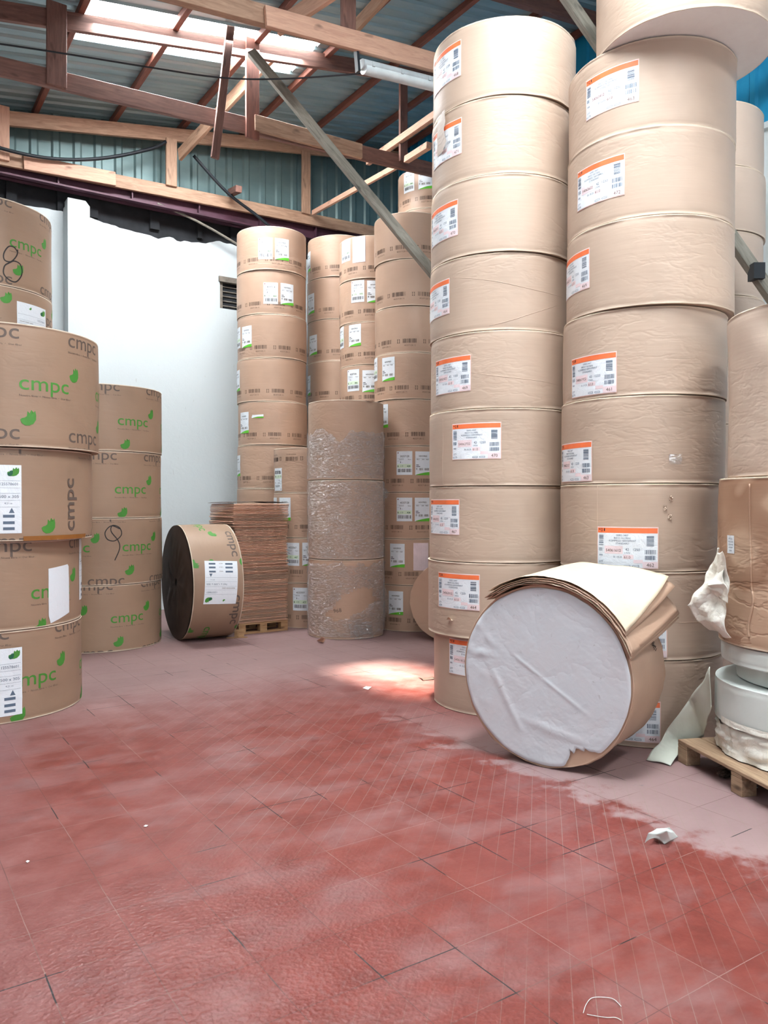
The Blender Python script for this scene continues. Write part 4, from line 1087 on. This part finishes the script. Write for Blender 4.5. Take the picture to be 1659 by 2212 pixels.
# cream sheets draped over the tipped roll
root = empty('wrapping_sheets', (1.2, 5.28, 2 * TR)); tag(root, 'pile of cream and brown wrapping sheets draped over the tipped roll', 'sheet pile')
base = Matrix.Translation(Vector((1.021, 5.03, TR))) @ TM
nl = 7
for L_ in range(nl):
    f = L_ / (nl - 1); a0 = math.radians(-36 + 5 * math.sin(L_ * 2.1)); a1 = math.radians([73, 72, 71.5, 71, 70, 60, 58][L_])
    v0, v1 = -.035 + .012 * math.sin(L_ * 3.7), .66 - .02 * L_ * .4
    rows = []
    for i in range(46):
        t = i / 45; row = []
        for j in range(19):
            v = v0 + (v1 - v0) * j / 18; vv = j / 18
            a1v = a1 - math.radians(14) * vv * (1 if L_ == nl - 1 else .8)
            a = a0 + (a1v - a0) * t
            lift = .008 + .0062 * L_ + .20 * vv ** 1.4 * ss_((math.degrees(a) - 8) / 50) * (1 if L_ > 4 else .52) + .05 * vv * ss_((math.degrees(a) + 36) / 40)
            lift += .006 * noise.noise(Vector((a * 4, v * 6, L_ * 2.0))) + .004 * noise.noise(Vector((a * 14, v * 4, L_ * 5.0)))
            if L_ == nl - 1: lift += .012 + .02 * math.exp(-((t - 1) / .06) ** 2) * vv
            rad_ = TR + .006 + lift
            vx = v + .01 * noise.noise(Vector((a * 9, 0, L_ * 3.0)))
            row.append(base @ Vector((rad_ * math.sin(a), rad_ * math.cos(a) * up, vx)) - root.location)
        rows.append(row)
    mb = MB(); mb.grid(rows); o = mb.build('sheet', M['cream'] if L_ in (nl - 1, 1) else M['kraft_tan'], root, True, 0, .0025)
    if L_ == nl - 1: o['label'] = 'cream sheet on top'
# ================================================================== STACK ON THE PALLET AT THE FRAME EDGE
def pallet(origin, e1, e2, L, W, H, mat, label, feet=False):
    e1 = Vector(e1).normalized(); e2 = Vector(e2).normalized()
    root = empty('pallet', origin); tag(root, label, 'pallet')
    X = Matrix((e1, e2, Vector((0, 0, 1)))).transposed().to_4x4()
    def part(nm, lo, hi):
        mb = MB(); mb.box(lo, hi); o = mb.build(nm, M[mat], root, False, .003); o.matrix_basis = X
    n = 7; bw = W / n * (.97 if feet else .78)
    for k in range(n):
        y0 = k * (W - bw) / (n - 1); part('deck_board', (0, y0, H - .022), (L, y0 + bw, H))
    for k in range(3):
        x0 = k * (L - .1) / 2; part('stringer_board', (x0, 0, H - .044), (x0 + .1, W, H - .0225))
        for j in range(3):
            y0 = j * (W - .1) / 2; part('block', (x0, y0, 0 if feet else .022), (x0 + .1, y0 + .1, H - .0445))
    for j in range(0 if feet else 3):
        y0 = j * (W - .1) / 2; part('base_board', (0, y0, 0), (L, y0 + .1, .0215))
    return root
e1 = Vector((.20, -.98, 0)).normalized(); e2 = Vector((.98, .20, 0)).normalized()
pallet((1.93, 5.15, 0), e1, e2, 1.2, 1.15, .145, 'pallet_edge', 'worn wooden pallet under the white reels at the frame edge', True)
DX, DY = 2.73, 4.86
GW = 'white reels on the pallet'
def whitereel(dx, dy, z, R, H, seed, label, mat='white_reel', amp=.002):
    root = empty('paper_reel', (DX + dx, DY + dy, z)); tag(root, label, 'paper reel', GW); r = Roll(R, H, seed, amp, .002); r.body('coil', [M[mat]] * 8, root, None, 120, 10); return root, r
def shrink_left(px, R):       # centre x so that the outline meets px on its left side
    return 0
root, r = whitereel(-.01, 0, .147, .59, .19, 160, 'crumpled white reel lying lowest on the pallet', 'crumple', .004)
# crumpled wrapper round it
rows = []; sg = 140
for j in range(15):
    rows.append([])
    for i in range(sg + 1):
        th = 2 * PI * i / sg; q = Vector((math.cos(th) * 4, math.sin(th) * 4, j * .35)); b_ = .012 + .03 * abs(noise.noise(q * 1.2)) + .012 * abs(noise.noise(q * 3.5))
        zz = .006 + (.17 + .03 * noise.noise(Vector((math.cos(th) * 3, math.sin(th) * 3, 9)))) * j / 14
        if j > 12: b_ *= .5
        rows[-1].append(((.59 + b_) * math.sin(th), -(.59 + b_) * math.cos(th), zz))
mb = MB(); mb.grid(rows); mb.build('torn_wrapper', M['crumple'], root, True)
root, r = whitereel(-.03, 0, .34, .60, .255, 161, 'wide smooth white reel in the middle of the pallet stack')
rows = []
for j in range(5):
    rows.append([])
    for i in range(61):
        th = -1.6 + 2.2 * i / 60; q = Vector((th * 5, j, 2)); rows[-1].append(((.603 + .02 * (1 - j / 4) * abs(noise.noise(q))) * math.sin(th), -(.603 + .02 * (1 - j / 4) * abs(noise.noise(q))) * math.cos(th), .0 + .035 * j / 4 - .02 * (1 - j / 4) * abs(noise.noise(Vector((th * 4, 1, 0))))))
mb = MB(); mb.grid(rows); mb.build('torn_rim', M['crumple'], root, True)
whitereel(.03, 0, .597, .53, .11, 162, 'narrow white reel between the two wide white reels')
whitereel(-.015, 0, .709, .58, .118, 163, 'white reel directly under the torn brown rolls')
GK = 'water-stained kraft rolls over the white reels'
root, r = reel(DX, DY, .83, .61, 1.02, 170, 'water-stained torn kraft roll with white scraps hanging from its side', GK, 'kraft_stained', amp=.006, crimp=.006, rings=34, seg=140, dents=[(-.55, .3, .3, .2, .03), (.1, .45, .08, .5, .02), (.3, .2, .2, .15, .02)])
# small label
a = Art(); a.rect(0, 0, .075, .11, SI['label'], 0); [a.text(tx, .0375, .085 - .018 * i, .014, SI['ink_blue'], 1, True) for i, tx in enumerate(('MTS25', 'GH-2038', '1250x900', '42GSM', '0042'))]
lab_at(root, r, a, left=1572, top=1156, W=.075, H=.11, nm='small_label')
# brown bands of water stain are in the paper; seam strip
mb = MB(); p3 = []
for k, (px, py) in enumerate([(1619, 1045), (1619, 1120), (1621, 1200), (1624, 1265), (1628, 1300), (1618, 1350), (1619, 1376)]):
    a, zz = oncyl(px, py, DX, DY, r.R); p3.append(Vector(r.pt(a * r.R, zz - .83, .003)))
mb.tube(spline(p3, 5), .006, 6); mb.build('seam', M['kraft_stained'], root, True)
# white scraps torn out on the left
def scrap(name, mat, grid_pts, parent, seed, amp=.02, sub=6):
    """bend a coarse grid of points into a crumpled sheet"""
    a, b = len(grid_pts), len(grid_pts[0]); rows = []
    for i in range((a - 1) * sub + 1):
        fi = i / sub; i0 = min(int(fi), a - 2); u_ = fi - i0; row = []
        for j in range((b - 1) * sub + 1):
            fj = j / sub; j0 = min(int(fj), b - 2); v_ = fj - j0
            su, sv = ss_(u_) * .5 + u_ * .5, ss_(v_) * .5 + v_ * .5
            P = (grid_pts[i0][j0] * (1 - su) + grid_pts[i0 + 1][j0] * su) * (1 - sv) + (grid_pts[i0][j0 + 1] * (1 - su) + grid_pts[i0 + 1][j0 + 1] * su) * sv
            q = P * 9 + Vector((seed, 0, 0)); P = P + Vector((noise.noise(q), noise.noise(q + Vector((5, 0, 0))), noise.noise(q + Vector((9, 3, 0))))) * amp
            row.append(P - Vector(parent.location))
        rows.append(row)
    mb = MB(); mb.grid(rows); return mb.build(name, M[mat], parent, True, 0, .0015)
def W_(px, py, Y): return at(px, py, Y)
sc_rows = [((1546, 1188), (1552, 1190), (1560, 1192)), ((1534, 1232), (1550, 1238), (1567, 1240)), ((1508, 1278), (1540, 1275), (1574, 1278)), ((1480, 1309), (1526, 1300), (1569, 1305)), ((1507, 1340), (1538, 1345), (1568, 1338)), ((1528, 1357), (1552, 1366), (1576, 1374))]
scrap('white_scrap', 'crumple', [[W_(a[0], a[1], 4.86 + .03 * (i_ % 2)), W_(b[0], b[1], 4.72 + .07 * (i_ % 2)), W_(c[0], c[1], 4.64)] for i_, (a, b, c) in enumerate(sc_rows)], root, 3, .030, 9)
scrap('white_scrap', 'crumple', [[W_(1556, 1215, 4.80), W_(1566, 1225, 4.66)], [W_(1535, 1262, 4.72), W_(1562, 1262, 4.64)], [W_(1545, 1290, 4.74), W_(1566, 1300, 4.62)]], root, 9, .035, 12)
root, r = reel(DX + .045, DY, 1.852, .60, 1.01, 171, 'tall kraft roll with rubbed brown marks on top of the torn one', GK, 'kraft', amp=.006, crimp=.008, rings=26, seg=130, dents=[(-1.1, .9, .15, .12, .03)])
# strip of paper hanging to the floor
root = empty('paper_strip', floorpt(1440, 1648)); tag(root, 'pale greenish paper strip trailing from the white reels to the floor', 'paper strip')
scrap('strip', 'strip', [[W_(1533, 1440, 5.0), W_(1535, 1530, 4.95)], [W_(1490, 1510, 5.2), W_(1520, 1590, 5.22)], [W_(1440, 1580, 5.28), W_(1478, 1612, 5.26)], [floorpt(1396, 1640, .012), floorpt(1447, 1652, .012)]], root, 5, .012, 9)
# debris round the pallet
def blob(name, c, size, seed, mat, label, cat='scrap paper', flat=.6):
    root = None
    bm = bmesh.new(); bmesh.ops.create_icosphere(bm, subdivisions=4, radius=1)
    for v in bm.verts:
        q = v.co * 1.7 + Vector((seed, 0, 0)); d = 1 + .55 * abs(noise.noise(q)) - .3 * abs(noise.noise(q * 2.7)); v.co = Vector((v.co.x * size[0], v.co.y * size[1], v.co.z * size[2])) * d
    mz = min(v.co.z for v in bm.verts)
    for v in bm.verts: v.co.z -= mz
    me = bpy.data.meshes.new(name); bm.to_mesh(me); bm.free(); o = link(name, me, None, [M[mat]]); o.location = c; tag(o, label, cat); return o
c = floorpt(1640, 1683); blob('crumpled_paper', (c.x + .02, c.y - .02, .0), (.07, .05, .035), 2, 'crumple', 'crumpled white wad at the foot of the frame-edge pallet')
cable([floorpt(1590, 1662, .004), floorpt(1598, 1680, .005), floorpt(1610, 1694, .004), floorpt(1637, 1701, .004)], .0035, 'white strap end curling from under the pallet', 'plastic_strap', 'white_reel')
blob('dark_rag', (2.10, 4.84, .0), (.04, .035, .02), 9, 'kraft_dark', 'dark rag stuffed under the frame-edge pallet', 'rag')
# ---- folded sheets on the far pallet
P0 = Vector((-1.86, 10.05, 0)); e1 = U.copy(); e2 = N.copy()
pallet(P0, e1, e2, .70, .80, .14, 'pallet', 'small wooden pallet under the pile of folded brown sheets')
rnd = random.Random(8)
def foldmesh(seed):
    mb = MB(); L, W, T = .70, .80, .0165; nx, ny = 26, 8
    def zt(x, y, top): 
        b_ = .0016 * noise.noise(Vector((x * 9, y * 3, seed))) + .0008 * math.sin(x * 10)
        e = min(1, min(y, W - y, x, L - x) / .014)
        return T / 2 + b_ * 1 + (T / 2 - .001) * (math.sqrt(max(0, 1 - (1 - e) ** 2)) if top else -math.sqrt(max(0, 1 - (1 - e) ** 2)))
    for top in (1, 0):
        rows = []
        ys = [0, .004, .012, .03] + [.03 + (W - .06) * k / 5 for k in range(1, 5)] + [W - .03, W - .012, W - .004, W]
        xs_ = [0, .004, .012, .03] + [.03 + (L - .06) * k / 22 for k in range(1, 22)] + [L - .03, L - .012, L - .004, L]
        for x_ in xs_: rows.append([(x_, y_ + .006 * noise.noise(Vector((x_ * 14, 0, seed))), zt(x_, y_, top)) for y_ in ys])
        if not top: rows = rows[::-1]
        mb.grid(rows)
    me = mesh('folded_sheet', mb.v, mb.f); me.materials.append(M['kraft_red' if seed % 3 else 'kraft_tan'])
    for p in me.polygons: p.use_smooth = True
    return me
FM = [foldmesh(k) for k in range(6)]
nsh = 76; z = .142
for k in range(nsh):
    o = bpy.data.objects.new('folded_sheet', FM[rnd.randrange(6)]); COL.objects.link(o)
    up_ = ss_((k / nsh - .62) / .25)
    dx = rnd.uniform(-.008, .008) - .01 * math.sin(k * .15) - .085 * up_; dy = rnd.uniform(-.012, .006) - .02 * up_
    p = P0 + e1 * dx + e2 * dy; o.location = (p.x, p.y, z); o.rotation_euler = (0, 0, BA + rnd.uniform(-.012, .012) + .0 * up_)
    sc_ = 1 + .115 * up_
    o.scale = (sc_, 1, 1.0); z += .0203
    tag(o, 'folded brown kraft sheet in the tall pile on the small pallet', 'folded sheet', 'folded brown sheets piled on the pallet')
# dark cover sheet on top
mb = MB(); mb.grid([[(-.01 + .80 * i / 12, -.02 + .84 * j / 8, .004 + .006 * noise.noise(Vector((i * .6, j * .6, 0))) + .03 * (1 - abs(i / 6 - 1) ** 2) * .5) for j in range(9)] for i in range(13)])
o = mb.build('cover_sheet', M['kraft_dark'], None, True, 0, .003); p = P0 - e1 * .08; o.location = (p.x, p.y, z + .004); o.rotation_euler = (0, 0, BA); tag(o, 'dark brown cover sheet crowning the pile of folded sheets', 'sheet')
mb = MB(); mb.box((0, 0, 0), (.12, .05, .1)); mb.box((-.1, -.02, 0), (.16, .0, .012)); mb.box((.03, -.03, .01), (.05, .0, .09)); o = mb.build('wood_offcut', M['pallet'], None); q = floorpt(494, 1374); o.location = (q.x + .10, q.y - .14, 0); o.rotation_euler = (0, 0, .2); tag(o, 'broken pallet block left between the lying board roll and the pile', 'offcut')
# ---- litter on the open floor
def litter(name, pts, mat, label, cat, seed, z=.02):
    root = empty(name, floorpt(*pts[0][0])); tag(root, label, cat)
    scrap('sheet', mat, [[floorpt(*p, zz) for p, zz in zip(r_, zs)] for r_, zs in zip(pts, z)], root, seed, .006, 7)
litter('crumpled_paper', [[(1392, 1822), (1404, 1812), (1412, 1806)], [(1400, 1800), (1422, 1806), (1434, 1822)], [(1418, 1790), (1440, 1796), (1448, 1815)], [(1446, 1786), (1456, 1796), (1463, 1808)]], 'white_reel', 'crumpled white paper scrap alone on the red tiles', 'scrap paper', 3,
       [(.004, .03, .008), (.06, .035, .006), (.05, .085, .016), (.07, .04, .004)])
cable([floorpt(1342, 2174, .004), floorpt(1325, 2158, .006), floorpt(1300, 2154, .004), floorpt(1278, 2156, .004), floorpt(1266, 2170, .004), floorpt(1260, 2188, .004)], .0012, 'short hooked length of white string lying on the tiles', 'string', 'white_reel')
cable([floorpt(1268, 2191, .004), floorpt(1290, 2195, .004), floorpt(1312, 2198, .004), floorpt(1330, 2198, .004), floorpt(1342, 2204, .004)], .0012, 'short straight length of white string lying on the tiles', 'string', 'white_reel')
litter('paper_scrap', [[(684, 1384), (690, 1380), (697, 1376)], [(690, 1386), (697, 1381), (701, 1379)], [(698, 1388), (702, 1383), (704, 1381)]], 'kraft_red', 'brown paper scrap at the foot of the shrink-wrapped column', 'scrap paper', 4, [(.004, .06, .09), (.01, .03, .04), (.004, .02, .01)])
litter('bark_strip', [[(905, 1463), (918, 1466)], [(912, 1466), (935, 1462)], [(914, 1470), (940, 1466)]], 'kraft_dark', 'dark brown strip on the sunlit floor beside the front stack', 'scrap', 6, [(.004, .01), (.02, .02), (.004, .01)])
litter('paper_flake', [[(783, 1487), (790, 1483)], [(795, 1490), (802, 1484)]], 'white_end', 'pale flake on the floor at the edge of the sun patch', 'scrap paper', 8, [(.004, .012), (.004, .008)])
litter('paper_flake', [[(310, 1785), (314, 1782)], [(316, 1786), (320, 1783)]], 'white_end', 'tiny white flake on the open red tiles before the board rolls', 'scrap paper', 9, [(.004, .008), (.004, .006)])
litter('paper_flake', [[(56, 1862), (60, 1859)], [(60, 1864), (65, 1860)]], 'white_end', 'tiny white flake on a grey worn tile at the picture edge', 'scrap paper', 10, [(.004, .008), (.004, .006)])
for o in list(bpy.data.objects):
    if o.get('kind') == 'structure' and 'label' in o: del o['label']
